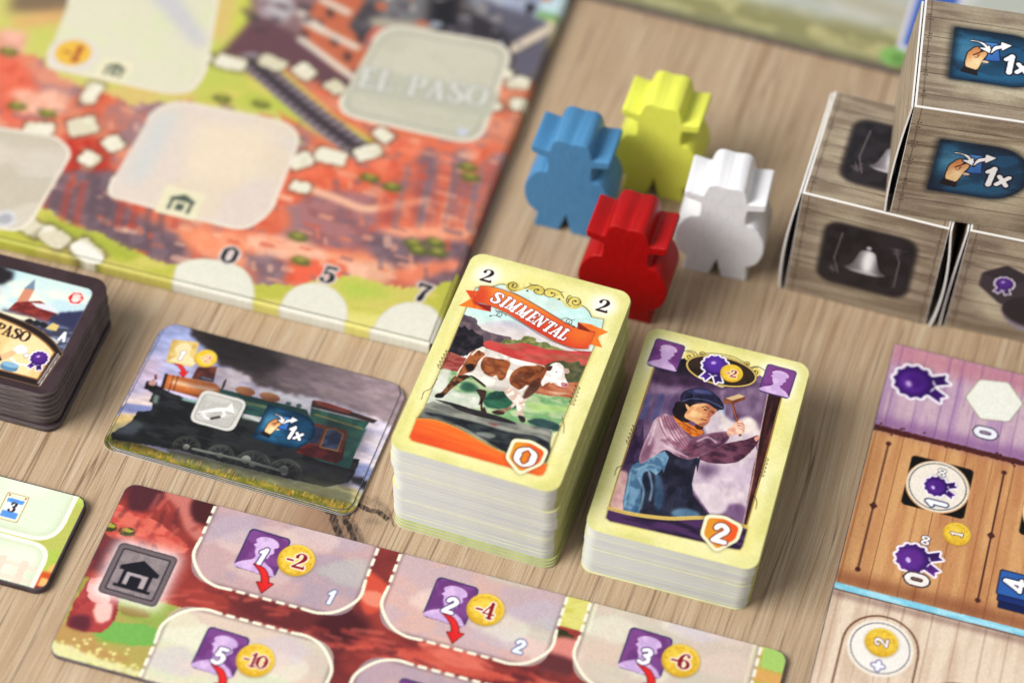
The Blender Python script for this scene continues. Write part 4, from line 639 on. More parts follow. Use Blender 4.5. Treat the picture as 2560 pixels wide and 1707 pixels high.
# ---------------------------------------------------------------- the large map board behind
def art_map_board(S):
    W, H = 190, 165.; cv = Canvas(W, H, 2.2, (190,90,70), 51); F = cv.fill
    A = S.zoom(0,0,.2976); B = S.zoom(600,0,.3656); C_ = S.zoom(0,300,.3231); D = S.zoom(600,350,.3381); X = S.zoom(0,0,1.0884)
    full = np.array([(0,0),(W,0),(W,H),(0,H)]); F(full, (230,126,94), c2=(166,130,132), nz=(11,15,.3,.7)); F(full, (242,158,126), al=.8, clip=np.clip(cv.noise(14,7,2)*2.4-1.1,0,1)); F(full, (222,100,72), al=.6, clip=np.clip(cv.noise(7,12,3)*2.6-1.5,0,1))
    # upper pastures
    F(X((-300,-400),(700,-400),(700,60),(560,170),(640,260),(700,330),(560,330),(440,230),(300,240),(140,180),(90,130),(-300,60)), (212,206,120), rough=1, c2=(222,196,122), nz=(16,10)); F(X((0,40),(140,40),(120,130),(60,110),(0,60)), (206,208,112), soft=2); F(X((30,-40),(220,-40),(150,40),(20,30)), (140,120,96), soft=2); F(X((20,40),(160,20),(150,50),(40,70)), (226,180,120), soft=2)
    F(X((440,230),(640,150),(760,260),(870,330),(790,340),(640,260),(560,250)), (214,206,106), soft=1.2, c2=(196,204,92), nz=(8,8)); F(X((560,-60),(700,-60),(640,90),(520,120)), (206,214,92), soft=1.5); F(X((480,100),(620,90),(560,190),(440,230)), (200,206,100), soft=1.5)
    # town, top right
    F(X((560,-60),(1320,-60),(1290,140),(1180,190),(1100,90),(860,60),(800,140),(700,130),(600,40)), (88,82,88), c2=(120,116,118), nz=(10,8)); F(X((570,0),(700,-60),(840,-60),(690,100),(600,60)), (150,120,122), soft=1); F(X((600,0),(640,-40),(680,20),(640,60)), (206,204,206), soft=1.5)
    F(X((590,30),(700,90),(850,200),(800,230),(640,140),(500,130)), (118,84,92), soft=1); F(X((720,10),(780,-40),(840,0),(800,60),(850,120),(830,190),(770,160),(690,80)), (206,118,86), soft=.6)
    for x, y in ((735,55),(770,95),(800,130),(760,30),(830,90),(700,80),(820,170)): F(X((x-10,y-12),(x+8,y-6),(x+6,y+14),(x-10,y+8)), (92,70,70), soft=.5)
    for P in (((690,90),(840,200)),((700,50),(820,110)),((740,0),(800,30)),((690,30),(740,70))): cv.line(X(*P), 2.2, (232,222,206), soft=.5)
    F(X((880,-20),(980,-30),(960,80),(870,60)), (130,128,130), soft=1.2); F(X((990,-10),(1060,-20),(1050,90),(980,80)), (46,44,50), soft=1.5); F(X((850,40),(1000,60),(1000,75),(850,60)), (190,180,160), soft=1); F(X((1060,20),(1200,80),(1180,130),(1040,100)), (66,62,70), soft=1.2)
    F(X((1080,-40),(1320,-40),(1310,60),(1180,80),(1090,10)), (176,184,206), soft=1, c2=(150,156,180), nz=(8,4)); F(X((1090,-10),(1280,60),(1180,110)), (96,92,104), al=.8, soft=1.2); F(X((1160,110),(1270,50),(1280,70),(1180,125)), (222,206,186), soft=.8); F(X((1180,130),(1270,80),(1270,190),(1180,190)), (112,108,124), soft=1)
    F(X((1230,30),(1300,40),(1280,150),(1255,140),(1270,60)), (236,226,160), soft=.8); F(X((1240,0),(1310,-10),(1305,40),(1235,40)), (200,226,232), soft=1); F(X((1235,25),(1300,40),(1298,55),(1232,40)), (130,176,110), soft=.7)
    rr = np.random.default_rng(14)
    for k in range(46):
        x, y = 860+rr.random()*420, -50+rr.random()*150; w, h = 8+rr.random()*22, 6+rr.random()*16; F(X((x,y),(x+w,y+h*.35),(x+w-4,y+h*1.3),(x-4,y+h)), [(60,56,62),(150,146,146),(196,190,182),(110,104,112),(206,120,90),(176,184,200)][k % 6], al=.85, soft=.4)
    for k in range(26):
        x, y = 570+rr.random()*150, -50+rr.random()*120; F(ell(X((x,y))[0], 1.2+rr.random()*2, .8+rr.random()), [(120,90,96),(190,180,184),(80,70,78)][k % 3], al=.7, soft=.5)
    # cliffs: warm ledges, mauve shadow walls
    for P, c in ((((0,90),(60,160),(120,250),(150,280),(60,290),(0,250)),(224,106,80)), (((0,70),(60,80),(40,130),(0,120)),(232,170,150)), (((30,210),(150,215),(140,265),(60,260)),(240,176,150)), (((130,320),(240,330),(250,420),(180,440)),(200,66,48)), (((140,400),(300,400),(290,470),(420,560),(380,600),(120,540),(100,480)),(120,98,106)),
                 (((420,520),(560,540),(700,570),(900,600),(880,640),(600,620),(440,570)),(244,150,112)), (((640,370),(860,360),(900,420),(760,440),(650,470)),(232,112,80)), (((870,330),(1090,330),(1180,340),(1190,400),(1000,420),(880,400)),(236,124,92)), (((960,360),(1010,360),(1000,500),(950,520)),(144,112,118)), (((1040,360),(1080,350),(1060,480),(1030,500)),(150,116,122)), (((1110,380),(1180,360),(1150,500),(1080,540)),(160,122,126)),
                 (((700,450),(900,460),(880,560),(720,560)),(166,112,112)), (((850,540),(1080,560),(1100,640),(900,620)),(126,100,110)), (((890,515),(1080,520),(1050,550),(900,540)),(246,158,124)), (((560,540),(700,555),(760,600),(620,600)),(246,176,146)), (((640,600),(800,610),(790,660),(660,650)),(232,100,70)), (((560,580),(660,600),(640,650),(600,640)),(140,112,118)), (((900,620),(1010,600),(1060,610),(1020,660),(930,650)),(240,140,106)), (((980,640),(1080,620),(1060,700),(960,690)),(130,102,112)), (((800,600),(900,610),(890,640),(810,650)),(238,180,150))):
        F(sp(X(*P),5,True), c, soft=1., rough=1., c2=[min(255,v+14) for v in c], nz=(4,4))
    for k in range(420):
        x, y = rr.random()*1200-20, 240+rr.random()*400; L_ = 6+rr.random()*22; c = [(246,176,144),(238,140,104),(218,100,74),(156,124,130),(136,112,122),(248,196,168)][int(rr.random()*6)]
        q = X((x,y),(x+L_*(1.3 if k % 4 else .1),y+L_*(.35 if k % 4 else .9))); cv.line(q, .7+1.6*rr.random(), c, al=.55, soft=.4)
    cv.line(sp(X((700,430),(770,455),(840,480),(920,470),(980,460)),6), 2.6, (248,190,160), soft=.6)
    for x in np.linspace(900,1180,16): cv.line(X((x,380),(x-30,520)), 1.1+1.4*abs(math.sin(x)), [(226,98,70),(140,110,118),(214,84,60),(158,122,126)][int(x) % 4], al=.5, soft=.9)
    for x in np.linspace(160,420,9): cv.line(X((x,420),(x-20,520)), 2., [(196,80,64),(110,90,100)][int(x) % 2], al=.6, soft=.8)
    for c in ((40,245),(110,262),(510,228),(600,240),(690,600),(850,410),(900,430),(1075,385),(1080,408),(950,560),(1000,558),(960,575),(1005,580),(685,545),(20,120)): F(ell(X(c)[0], 3,1.6), (104,112,56), soft=.6, rough=.4); F(ell(X((c[0],c[1]-4))[0], 1.6,.8), (180,176,84), soft=.5)
    # green foot of the board
    F(np.vstack([C_((-600,300),(0,640),(260,640),(420,720),(480,800),(760,880),(1000,1000),(1300,1120),(1700,1170)), D((100,1060),(400,1080),(650,1020),(800,1000),(1000,1050),(1250,1100),(1500,1060),(1700,980),(1800,1000),(1700,1700),(0,1700)), C_((1000,1500),(-600,1200))]), (196,196,84), rough=.8, c2=(214,204,108), nz=(9,5)); F(C_((300,700),(480,780),(760,900),(1100,1040),(1000,1100),(700,1000),(400,860)), (178,186,72), soft=1.2); F(D((0,1180),(1500,1330),(1450,1560),(0,1300)), (232,222,132), soft=1.5); F(D((700,1040),(1000,1060),(1150,1150),(800,1180)), (190,206,92), soft=1.4)
    # rail line and trail stones
    for P, w, c in ((((575,140),(720,265),(830,348)),7.5,(150,136,142)),(((575,140),(720,265),(830,348)),3.2,(96,86,92)),(((575,140),(720,265),(830,348)),.9,(60,54,60))): cv.line(sp(X(*P),5), w, c, soft=.4)
    for t in np.linspace(0,1,16): q = X((585+240*t,150+195*t))[0]; cv.line([q+[-2.9,-1.8], q+[2.9,1.8]], .9, (84,74,80), soft=.3)
    CR, DK = (238,232,210), (112,98,80)
    tr = [((470,130),24,10,-20),((530,145),40,17,0),((625,145),36,16,-12),((700,165),30,17,-30),((770,200),26,15,-30),((880,310),26,14,-30),((845,350),34,17,38),((760,360),40,17,0),((690,370),30,18,40),((600,405),34,16,10),((210,215),20,28,0),((190,290),36,22,35),((90,296),38,15,15),((260,330),26,17,-35),((205,365),26,16,-20),((690,430),26,13,0),((1190,190),30,16,10),((1195,240),26,15,10),((1140,245),14,12,10),((70,520),40,17,-20),((125,545),40,18,-20),((200,578),42,20,-30),((1160,170),20,12,0)]
    for (x, y), w, h, a in tr:
        q = X((x,y))[0]; w *= .185; h *= .26
        M = Pen(cv, q, 1., a); F(M.t(rrect(-w*.62-.8,-h*.62-.8,w*.62+.8,h*.62+.8,1.2)), DK, al=.6, soft=.7, rough=.35); F(M.t(rrect(-w*.62,-h*.6,w*.62,h*.6,1.4)), CR, soft=.35, rough=.4, c2=(222,214,186), nz=(5,5))
    # pale building spaces
    def space(P, c, c2, r, op=.93): q = rpoly(X(*P), r, 8); F(q, (236,220,200), al=.7); F(rpoly(X(*P), r, 8), c, al=op, c2=c2, nz=(14,10)); cv.line(q, .9, (238,228,210)); return q
    space(((175,-40),(510,-60),(470,170),(440,210),(390,215),(110,155),(115,120)), (226,222,198), (222,226,190), 9); F(X((330,-20),(400,-30),(480,100),(450,110)), (206,204,206), soft=1.5)
    space(((370,225),(700,290),(620,490),(560,530),(250,450),(255,420)), (228,214,202), (232,216,194), 10); F(X((360,260),(420,250),(330,420),(280,420)), (212,212,208), soft=2); F(X((450,280),(640,300),(560,420),(420,400)), (242,222,194), soft=2.5, al=.8)
    space(((-160,270),(130,315),(165,350),(70,510),(40,530),(-160,500)), (202,194,176), (214,206,190), 8)
    el = space(((880,55),(1180,105),(1100,335),(765,260)), (204,202,182), (212,208,188), 8, 1.); cv.line(rpoly(X((890,72),(1160,118),(1090,318),(785,252)), 6), .5, (176,176,162), closed=True)
    F(X((835,160),(1150,215),(1125,270),(810,215)), (196,196,178), soft=.8); u = X((840,190),(1115,235)); ang = math.degrees(math.atan2(*(u[1]-u[0])[::-1])); Pen(cv, X((972,200))[0], 8.2, ang).text('EL PASO', G_SERIF, (220,220,210), .05, (170,170,160), track=.06); F(ell(X((1062,303))[0], 1.6), (206,210,224))
    for P, s in (((415,465),1.),((262,160),.8)):
        q = X(P)[0]; F(Pen(cv, q).t(rrect(-6*s,-5.4*s,6*s,5*s,.6)), (236,228,194)); p = Pen(cv, q+[.3,0], 7.5*s); K = (96,108,96); p.fill(np.array([(-.5,.16),(0,.44),(.5,.16),(.5,.04),(-.5,.04)]), K); p.line([(-.38,.1),(-.38,-.42)], .14, K); p.line([(.38,.1),(.38,-.42)], .14, K); p.fill(rrect(-.16,-.42,.16,-.06,.02), K)
    F(ell(X((168,125))[0], 7.6), (226,218,206)); F(ell(X((168,122))[0], 5.4), (240,192,80)); Pen(cv, X((168,122))[0], 6.4).text('-1', G_SERIF, (170,70,60))
    # half discs with numbers
    for P, c, n in ((((400,635),(415,605),(470,595),(545,610),(580,650),(580,720),(560,760),(400,720)),(528,586),'0'), (((650,690),(690,655),(750,655),(795,700),(790,770),(760,790),(650,760)),(755,631),'5'), (((862,745),(900,705),(960,695),(1010,730),(1010,850),(862,800)),(972,671),'7')):
        q = sp(X(*P),6,True); F(q, (232,230,214), soft=.3); cv.line(q, .5, (214,208,176), closed=True, al=.7)
        Pen(cv, X(c)[0], 6.2, -1).text(n, G_SERIF, (30,38,40), .1, (226,210,206))
    F(sp(X((162,565),(190,555),(235,590),(225,605),(180,590)),5,True), (244,242,230), soft=.2)
    F(ell(X((12,503))[0], 3.2), (216,216,216)); F(ell(X((12,503))[0], 2), (180,180,184)); cv.grain(.6,.6,.02,5); cv.a *= .93; return cv
def art_rear_board():
    W, H = 215, 62.; cv = Canvas(W, H, 1.6, (196,196,188), 61); F = cv.fill; full = np.array([(0,0),(W,0),(W,H),(0,H)])
    F(full, (200,202,196), c2=(184,188,178), nz=(14,8)); F(np.array([(0,0),(W,0),(W,13),(150,10),(120,19),(70,14),(0,20)]), (182,176,128), soft=3, rough=2, c2=(150,146,104), nz=(7,4)); F(np.array([(0,0),(W,0),(W,3),(0,3)]), (132,130,100), soft=1); F(sp([(60,26),(90,30),(120,24),(100,20)],5,True), (170,160,130), al=.6, soft=3)
    F(rrect(101.5,9,117,62,1.5), (212,208,222)); F(rrect(103,11,115.5,62,1), (70,108,186)); F(sp([(107,16),(112,14),(114,24),(113,32),(107,32)],5,True), (128,66,42), soft=.8, rough=.6); F(ell((101.5,5.5), 4.2), (138,182,104)); F(ell((103,5), 2.4), (106,150,80), soft=.8)
    return cv
# ---------------------------------------------------------------- carton faces: grey planks with a printed sign
def art_carton(kind, face, seed):
    cv = Canvas(40, 40, 5., (170,156,136), seed); F = cv.fill; rr = np.random.default_rng(seed); full = np.array([(0,0),(40,0),(40,40),(0,40)])
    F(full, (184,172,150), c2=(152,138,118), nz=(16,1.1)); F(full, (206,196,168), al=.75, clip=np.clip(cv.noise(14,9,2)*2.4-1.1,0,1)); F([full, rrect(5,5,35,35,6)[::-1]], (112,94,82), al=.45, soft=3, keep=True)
    for y in (6.2,12.8,19.6,26.4,33.4):
        y += rr.normal(0,.5); cv.line(sp([(0,y),(12,y+rr.normal(0,.12)),(26,y+rr.normal(0,.12)),(40,y+rr.normal(0,.15))],5), .2, (70,56,48), al=.7+.2*rr.random())
        for x in (1.6,2.5,38): F(ell((x+rr.normal(0,.2),y+.8), .22), (54,42,36)); F(ell((x,y-.9), .22), (54,42,36))
    for x in (2.0,38.4): cv.line([(x,0),(x,40)], .25, (84,66,56), al=.7)
    for k in range(70): y = 40*rr.random(); x = 40*rr.random(); cv.line([(x,y),(x+3+8*rr.random(),y+rr.normal(0,.1))], .12, (104,88,76), al=.45)
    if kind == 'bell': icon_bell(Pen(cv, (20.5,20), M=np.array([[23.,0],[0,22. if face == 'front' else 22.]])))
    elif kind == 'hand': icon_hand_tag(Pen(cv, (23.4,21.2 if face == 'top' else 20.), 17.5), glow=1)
    elif kind == 'disc':
        K = (62,54,60)
        if face == 'front':
            F(rpoly([(6,24.8),(12,29.5),(20.5,26),(21,15),(13,13.5),(6,19.5)], .8), (74,64,70), soft=.2); F(rpoly([(6.4,24.6),(12,29.2),(20.2,25.8),(13.6,22)], .5), K); F(ell((23,11.4), 8.8,6.8), (156,146,158), soft=.2); F(ell((22.4,12.8), 8.9,6.5), (100,90,100), soft=.2); F(ell((22.2,13.2), 8.5,6.0), (58,50,56)); icon_ribbon(Pen(cv, (12.6,21.4), 4.9), (92,50,150))
        else: F(rrect(10,10,30,30,4), K, soft=.2)
    cv.grain(.4,.4,.03,5); return cv
# ================================================================ building
C = sc.collection; MM = 0.001; ALB = 0.86
def mat(name, col=(128,128,128), rough=.5, spec=.5, col2=None, nscale=(40,40,40), nmix=(.4,.6), bump=0, bscale=900, detail=4, attr=False, coat=0):
    m = bpy.data.materials.new(name); m.use_nodes = True; nt = m.node_tree; b = nt.nodes['Principled BSDF']; N = nt.nodes.new; L = nt.links.new
    b.inputs['Roughness'].default_value = rough; b.inputs['Specular IOR Level'].default_value = spec; b.inputs['Coat Weight'].default_value = coat
    tc = N('ShaderNodeTexCoord')
    if attr:
        a = N('ShaderNodeAttribute'); a.attribute_name = 'print'; L(a.outputs['Color'], b.inputs['Base Color'])
    elif col2 is not None:
        mp = N('ShaderNodeMapping'); mp.inputs['Scale'].default_value = nscale; nz = N('ShaderNodeTexNoise'); nz.inputs['Scale'].default_value = 1; nz.inputs['Detail'].default_value = detail
        r = N('ShaderNodeValToRGB'); r.color_ramp.elements[0].position, r.color_ramp.elements[1].position = nmix; r.color_ramp.elements[0].color = (*lin(col)*ALB, 1); r.color_ramp.elements[1].color = (*lin(col2)*ALB, 1)
        L(tc.outputs['Object'], mp.inputs['Vector']); L(mp.outputs['Vector'], nz.inputs['Vector']); L(nz.outputs['Fac'], r.inputs['Fac']); L(r.outputs['Color'], b.inputs['Base Color'])
    else: b.inputs['Base Color'].default_value = (*lin(col)*ALB, 1)
    if bump:
        nb = N('ShaderNodeTexNoise'); nb.inputs['Scale'].default_value = bscale; nb.inputs['Detail'].default_value = 3; bp = N('ShaderNodeBump'); bp.inputs['Strength'].default_value = bump; bp.inputs['Distance'].default_value = .0003
        L(tc.outputs['Object'], nb.inputs['Vector']); L(nb.outputs['Fac'], bp.inputs['Height']); L(bp.outputs['Normal'], b.inputs['Normal'])
    return m
M_PRINT = mat('printed_card', attr=True, rough=.45, spec=.22, bump=.25, bscale=2600)
M_BOARD = mat('printed_board', attr=True, rough=.42, spec=.25, bump=.3, bscale=1800)
M_CARTON = mat('printed_carton', attr=True, rough=.5, spec=.3, bump=.3, bscale=1200)
M_FACE = mat('card_border', (216,212,134), .45, .3, (228,224,160), (300,300,300))
M_LOW = mat('card_green_border', (178,182,116), .5, .25, (164,170,104), (300,300,300))
M_EDGE = mat('card_cut_edge', (226,231,230), .6, .25, (214,219,222), (60,60,4000))
def vary(m, lo=.86):
    nt = m.node_tree; b = nt.nodes['Principled BSDF']; oi = nt.nodes.new('ShaderNodeObjectInfo'); mr = nt.nodes.new('ShaderNodeMapRange'); mr.inputs['To Min'].default_value = lo; mx = nt.nodes.new('ShaderNodeMix'); mx.data_type = 'RGBA'; mx.blend_type = 'MULTIPLY'; mx.inputs[0].default_value = 1
    src = b.inputs['Base Color'].links[0].from_socket; nt.links.new(oi.outputs['Random'], mr.inputs['Value']); nt.links.new(src, mx.inputs[6]); nt.links.new(mr.outputs[0], mx.inputs[7]); nt.links.new(mx.outputs[2], b.inputs['Base Color']); return m
vary(M_EDGE, .92)
M_GREEN = mat('card_cut_edge_warm', (226,226,206), .7, .2, (204,208,180), (80,80,3000))
M_OLIVE_EDGE = vary(mat('card_olive_edge', (206,202,128), .6, .2, (190,186,112), (60,60,3000)), .8)  # olive-yellow tint, given only to the card edges that face right
M_TRAINEDGE = mat('train_card_edge', (214,214,222), .6, .2)
M_TRAINFACE = mat('train_card_back', (60,58,56), .5, .3)
M_BROWN = mat('dark_tile_print', (66,50,54), .4, .4)
M_TILEEDGE = mat('grey_board_edge', (122,112,110), .8, .2, (88,78,80), (200,200,1800), bump=.4, bscale=1500)
vary(M_TILEEDGE, .7)
M_DARKEDGE = mat('dark_board_edge', (60,46,50), .6, .3, (84,74,80), (150,150,900))
M_STRIPEDGE = mat('pale_board_edge', (120,110,112), .7, .3, (90,80,84), (200,200,1500))
M_MAPEDGE = mat('map_wrap_edge', (112,104,46), .45, .4, (84,66,52), (60,60,60))
M_WHITE = mat('carton_paper_edge', (244,242,238), .6, .3)
M_PLANK = mat('carton_plank_print', (168,154,132), .5, .3, (136,120,104), (30,60,600))
M_LINER = mat('carton_liner', (96,86,76), .8, .2)
def paint(name, c, c2): return mat(name, c, .42, .3, c2, (900,70,240), (.3,.75), bump=.35, bscale=700, coat=0)
M_BLUE = paint('blue_paint', (68,128,174), (80,140,186)); M_YEL = paint('yellow_paint', (234,238,96), (224,228,84)); M_RED = paint('red_paint', (158,0,2), (180,4,6)); M_WHT = paint('white_paint', (244,244,246), (230,231,236))

def link(name, me, parent=None, m=None):
    o = bpy.data.objects.new(name, me); C.objects.link(o)
    if parent is not None: o.parent = parent
    if m is not None and me is not None and not me.materials: me.materials.append(m)
    return o
def tag(o, label, cat, group=None):
    o['label'] = label; o['category'] = cat
    if group: o['group'] = group
    return o
def empty(name, loc, rz=0):
    o = link(name, None); o.location = [v*MM for v in loc]; o.rotation_euler = (0,0,math.radians(rz)); o.empty_display_size = .01; return o
def prism(name, outline, z0, z1, mats, bev=0, seg=2):
    """Extruded outline (mm). mats = (top, side, bottom)."""
    bm = bmesh.new(); vs_ = [bm.verts.new((x*MM, y*MM, z0*MM)) for x, y in outline]; f = bm.faces.new(vs_)
    if f.normal.z > 0: f.normal_flip()
    f.normal_update(); g = bmesh.ops.extrude_face_region(bm, geom=[f]); tv = [v for v in g['geom'] if isinstance(v, bmesh.types.BMVert)]
    for v in tv: v.co.z = z1*MM
    bmesh.ops.recalc_face_normals(bm, faces=bm.faces)
    if bev:
        es = [e for e in bm.edges if abs(e.verts[0].co.z-e.verts[1].co.z) < 1e-9]
        bmesh.ops.bevel(bm, geom=es, offset=bev*MM, segments=seg, profile=.5, affect='EDGES')
    for f in bm.faces:
        n = f.normal.z; f.material_index = 0 if n > .9 else 2 if n < -.9 else 1; f.smooth = abs(n) < .9
    me = bpy.data.meshes.new(name); bm.to_mesh(me); bm.free()
    for m in mats: me.materials.append(m)
    me.set_sharp_from_angle(angle=math.radians(35))
    for p in me.polygons: p.use_smooth = abs(p.normal.z) < .97
    return me
def print_mesh(name, cv, outline, m, lift=.02, axis='z'):
    """The printed sheet: a fine grid that carries the ink as a colour attribute. axis 'z' lies flat, 'y' stands upright facing -y."""
    ins = cv.clipmask(np.asarray(outline, float)) > .5; col = np.ones((cv.ny, cv.nx, 4), np.float32); col[...,:3] = cv.linear()*ALB
    yy, xx = np.mgrid[0:cv.ny, 0:cv.nx]; u = xx/cv.res*MM; v = yy/cv.res*MM; z = np.full_like(u, lift*MM)
    P = np.stack([u, v, z], -1) if axis == 'z' else np.stack([u, -z, v], -1)
    q = ins[:-1,:-1] & ins[1:,:-1] & ins[:-1,1:] & ins[1:,1:]; idx = np.arange(cv.ny*cv.nx).reshape(cv.ny, cv.nx)
    F = np.stack([idx[:-1,:-1][q], idx[:-1,1:][q], idx[1:,1:][q], idx[1:,:-1][q]], -1)
    used = np.unique(F); remap = np.zeros(cv.ny*cv.nx, np.int64); remap[used] = np.arange(len(used)); F = remap[F]
    me = bpy.data.meshes.new(name); n = len(F); me.vertices.add(len(used)); me.vertices.foreach_set('co', P.reshape(-1,3)[used].astype(np.float32).ravel())
    me.loops.add(n*4); me.loops.foreach_set('vertex_index', F.astype(np.int32).ravel()); me.polygons.add(n); me.polygons.foreach_set('loop_start', np.arange(0, n*4, 4, dtype=np.int32)); me.polygons.foreach_set('loop_total', np.full(n, 4, np.int32))
    me.update(); a = me.color_attributes.new('print', 'FLOAT_COLOR', 'POINT'); a.data.foreach_set('color', col.reshape(-1,4)[used].ravel()); me.materials.append(m); me.validate(); return me

# ---------------------------------------------------------------- table (setting): oak-look laminate with a knot
def make_table():
    kx, ky = -16.0, -7.0; dense = (-34, -30, 12, 16); n = 5.0
    nx, ny = int((dense[2]-dense[0])*n)+1, int((dense[3]-dense[1])*n)+1
    cv = Canvas(dense[2]-dense[0], dense[3]-dense[1], n, (0,0,0), 77); T = Surf((dense[0],dense[1],0)); K = T.zoom(760,1200,.12755)
    w_ = lambda P, w, a, soft=.25: cv.fill(strokes(sp(P,6), w), (255,255,255), al=a, soft=soft, rough=.25)
    w_(K((440,560),(560,650),(590,800),(640,930),(700,1080),(760,1300)), 1.7, .9, .12); w_(K((900,560),(860,680),(800,780),(880,900),(960,1080),(1040,1300)), 1.4, .85, .12); w_(K((1000,900),(1060,1060),(1130,1180),(1200,1400)), .9, .6)
    w_(K((1040,460),(1180,540),(1300,590),(1440,610),(1540,680),(1620,760)), 1.3, 1., .1); w_(K((560,600),(600,820),(660,1000)), 1.2, .8, .2); w_(K((1250,800),(1380,780),(1450,830)), 1.4, .35, .4); w_(K((1400,340),(1520,480),(1640,700)), 1.6, .3, .5); cv.fill(sp(K((350,560),(800,600),(1050,900),(1200,1300),(600,1300),(450,900)),5,True), (255,255,255), al=.25, soft=1.6)
    cv.fill(sp(K((1000,480),(1500,600),(1700,800),(1500,950),(1100,800)),5,True), (255,255,255), al=.16, soft=1.6)
    for k_ in range(9): w_(K((430+k_*60,620+k_*12),(560+k_*62,900),(700+k_*64,1250)), .35, .35, .12)
    for k_ in range(5): w_(K((1080,430-k_*40),(1350,500-k_*30),(1660,700-k_*40),(1760,900)), .35, .3, .12)
    mk = np.clip(cv.a[...,0]/255*(.6+.6*cv.noise(.5,1.6)), 0, 1)
    verts = [(dense[0]+i/n, dense[1]+j/n, 0) for j in range(cv.ny) for i in range(cv.nx)]; faces = [(j*cv.nx+i, j*cv.nx+i+1, (j+1)*cv.nx+i+1, (j+1)*cv.nx+i) for j in range(cv.ny-1) for i in range(cv.nx-1)]
    x0, y0 = dense[0], dense[1]; x1, y1 = verts[-1][:2]; B = 900; o = len(verts)
    verts += [(-B,-B,0),(B,-B,0),(B,y0,0),(-B,y0,0),(-B,y1,0),(B,y1,0),(B,B,0),(-B,B,0),(x0,y0,0),(x0,y1,0),(x1,y0,0),(x1,y1,0),(-B,-B,-18),(B,-B,-18),(B,B,-18),(-B,B,-18)]
    faces += [(o,o+1,o+2,o+3),(o+4,o+5,o+6,o+7),(o+3,o+8,o+9,o+4),(o+10,o+2,o+5,o+11),(o+13,o+12,o+15,o+14),(o+12,o+13,o+1,o),(o+14,o+15,o+7,o+6)]
    me = bpy.data.meshes.new('table'); me.from_pydata([[c*MM for c in v] for v in verts], [], faces); a = me.color_attributes.new('knot', 'FLOAT_COLOR', 'POINT'); d = np.zeros((len(verts),4), np.float32); d[:cv.ny*cv.nx,0] = mk.ravel(); a.data.foreach_set('color', d.ravel())
    m = bpy.data.materials.new('oak_laminate'); m.use_nodes = True; nt = m.node_tree; N = nt.nodes.new; L = nt.links.new; b = nt.nodes['Principled BSDF']
    def val(op, a, bb=None, c=None):
        q = N('ShaderNodeMath'); q.operation = op
        for i, s in enumerate((a, bb, c)):
            if s is None: continue
            if hasattr(s, 'is_output'): L(s, q.inputs[i])
            else: q.inputs[i].default_value = s
        return q.outputs[0]
    tc = N('ShaderNodeTexCoord'); sx = N('ShaderNodeSeparateXYZ'); L(tc.outputs['Object'], sx.inputs[0]); X, Y = val('MULTIPLY', sx.outputs[0], 1000.), val('MULTIPLY', sx.outputs[1], 1000.)
    dx, dy = val('SUBTRACT', X, kx), val('SUBTRACT', Y, ky); r2 = val('ADD', val('POWER', val('DIVIDE', dx, 11.), 2.), val('POWER', val('DIVIDE', dy, 20.), 2.)); g = val('EXPONENT', val('MULTIPLY', r2, -1.)); X2 = val('SUBTRACT', X, val('MULTIPLY', val('MULTIPLY', dx, g), .8))
    slow = N('ShaderNodeTexNoise'); slow.inputs['Scale'].default_value = 9.; slow.inputs['Detail'].default_value = 1; L(tc.outputs['Object'], slow.inputs['Vector']); X2 = val('ADD', X2, val('MULTIPLY', slow.outputs['Fac'], 7.))
    def streak(kx_, ky_, det, rough=.6, off=0., dist=0.):
        cb = N('ShaderNodeCombineXYZ'); L(val('MULTIPLY', X2, kx_), cb.inputs[0]); L(val('MULTIPLY', Y, ky_), cb.inputs[1]); cb.inputs[2].default_value = off
        q = N('ShaderNodeTexNoise'); q.inputs['Scale'].default_value = 1; q.inputs['Detail'].default_value = det; q.inputs['Roughness'].default_value = rough; q.inputs['Distortion'].default_value = dist; L(cb.outputs[0], q.inputs['Vector']); return q.outputs['Fac']
    def ramp(f, stops):
        r = N('ShaderNodeValToRGB'); L(f, r.inputs['Fac']); e = r.color_ramp.elements
        while len(e) < len(stops): e.new(.5)
        for k, (p, c) in zip(e, stops): k.position = p; k.color = (*lin(c)*ALB, 1) if len(c) == 3 else (c[0],)*3+(1,)
        return r.outputs['Color']
    def mix(mode, f, a, bb):
        q = N('ShaderNodeMix'); q.data_type = 'RGBA'; q.blend_type = mode
        L(f, q.inputs[0]) if hasattr(f, 'is_output') else setattr(q.inputs[0], 'default_value', f)
        for i, s in ((6, a), (7, bb)):
            if hasattr(s, 'is_output'): L(s, q.inputs[i])
            else: q.inputs[i].default_value = (*lin(s)*ALB, 1)
        return q.outputs[2]
    base = ramp(streak(.22,.006,5), [(.3,(190,162,130)),(.5,(204,178,146)),(.7,(214,193,164))])
    f1 = streak(.9,.014,4,.6,3.); base = mix('MIX', val('MULTIPLY', val('GREATER_THAN', f1, 0.), ramp_f := val('SMOOTH_MIN', 1., val('MAXIMUM', val('MULTIPLY', val('SUBTRACT', f1, .5), 5.), 0.), .1)), base, (176,146,116))
    f2 = streak(2.6,.025,3,.65,7.); base = mix('MIX', val('MINIMUM', val('MAXIMUM', val('MULTIPLY', val('SUBTRACT', f2, .56), 6.), 0.), .55), base, (150,118,90))
    f3 = streak(3.6,.05,2,.5,11.); base = mix('MIX', val('MINIMUM', val('MAXIMUM', val('MULTIPLY', val('SUBTRACT', .42, f3), 8.), 0.), .55), base, (226,208,184))
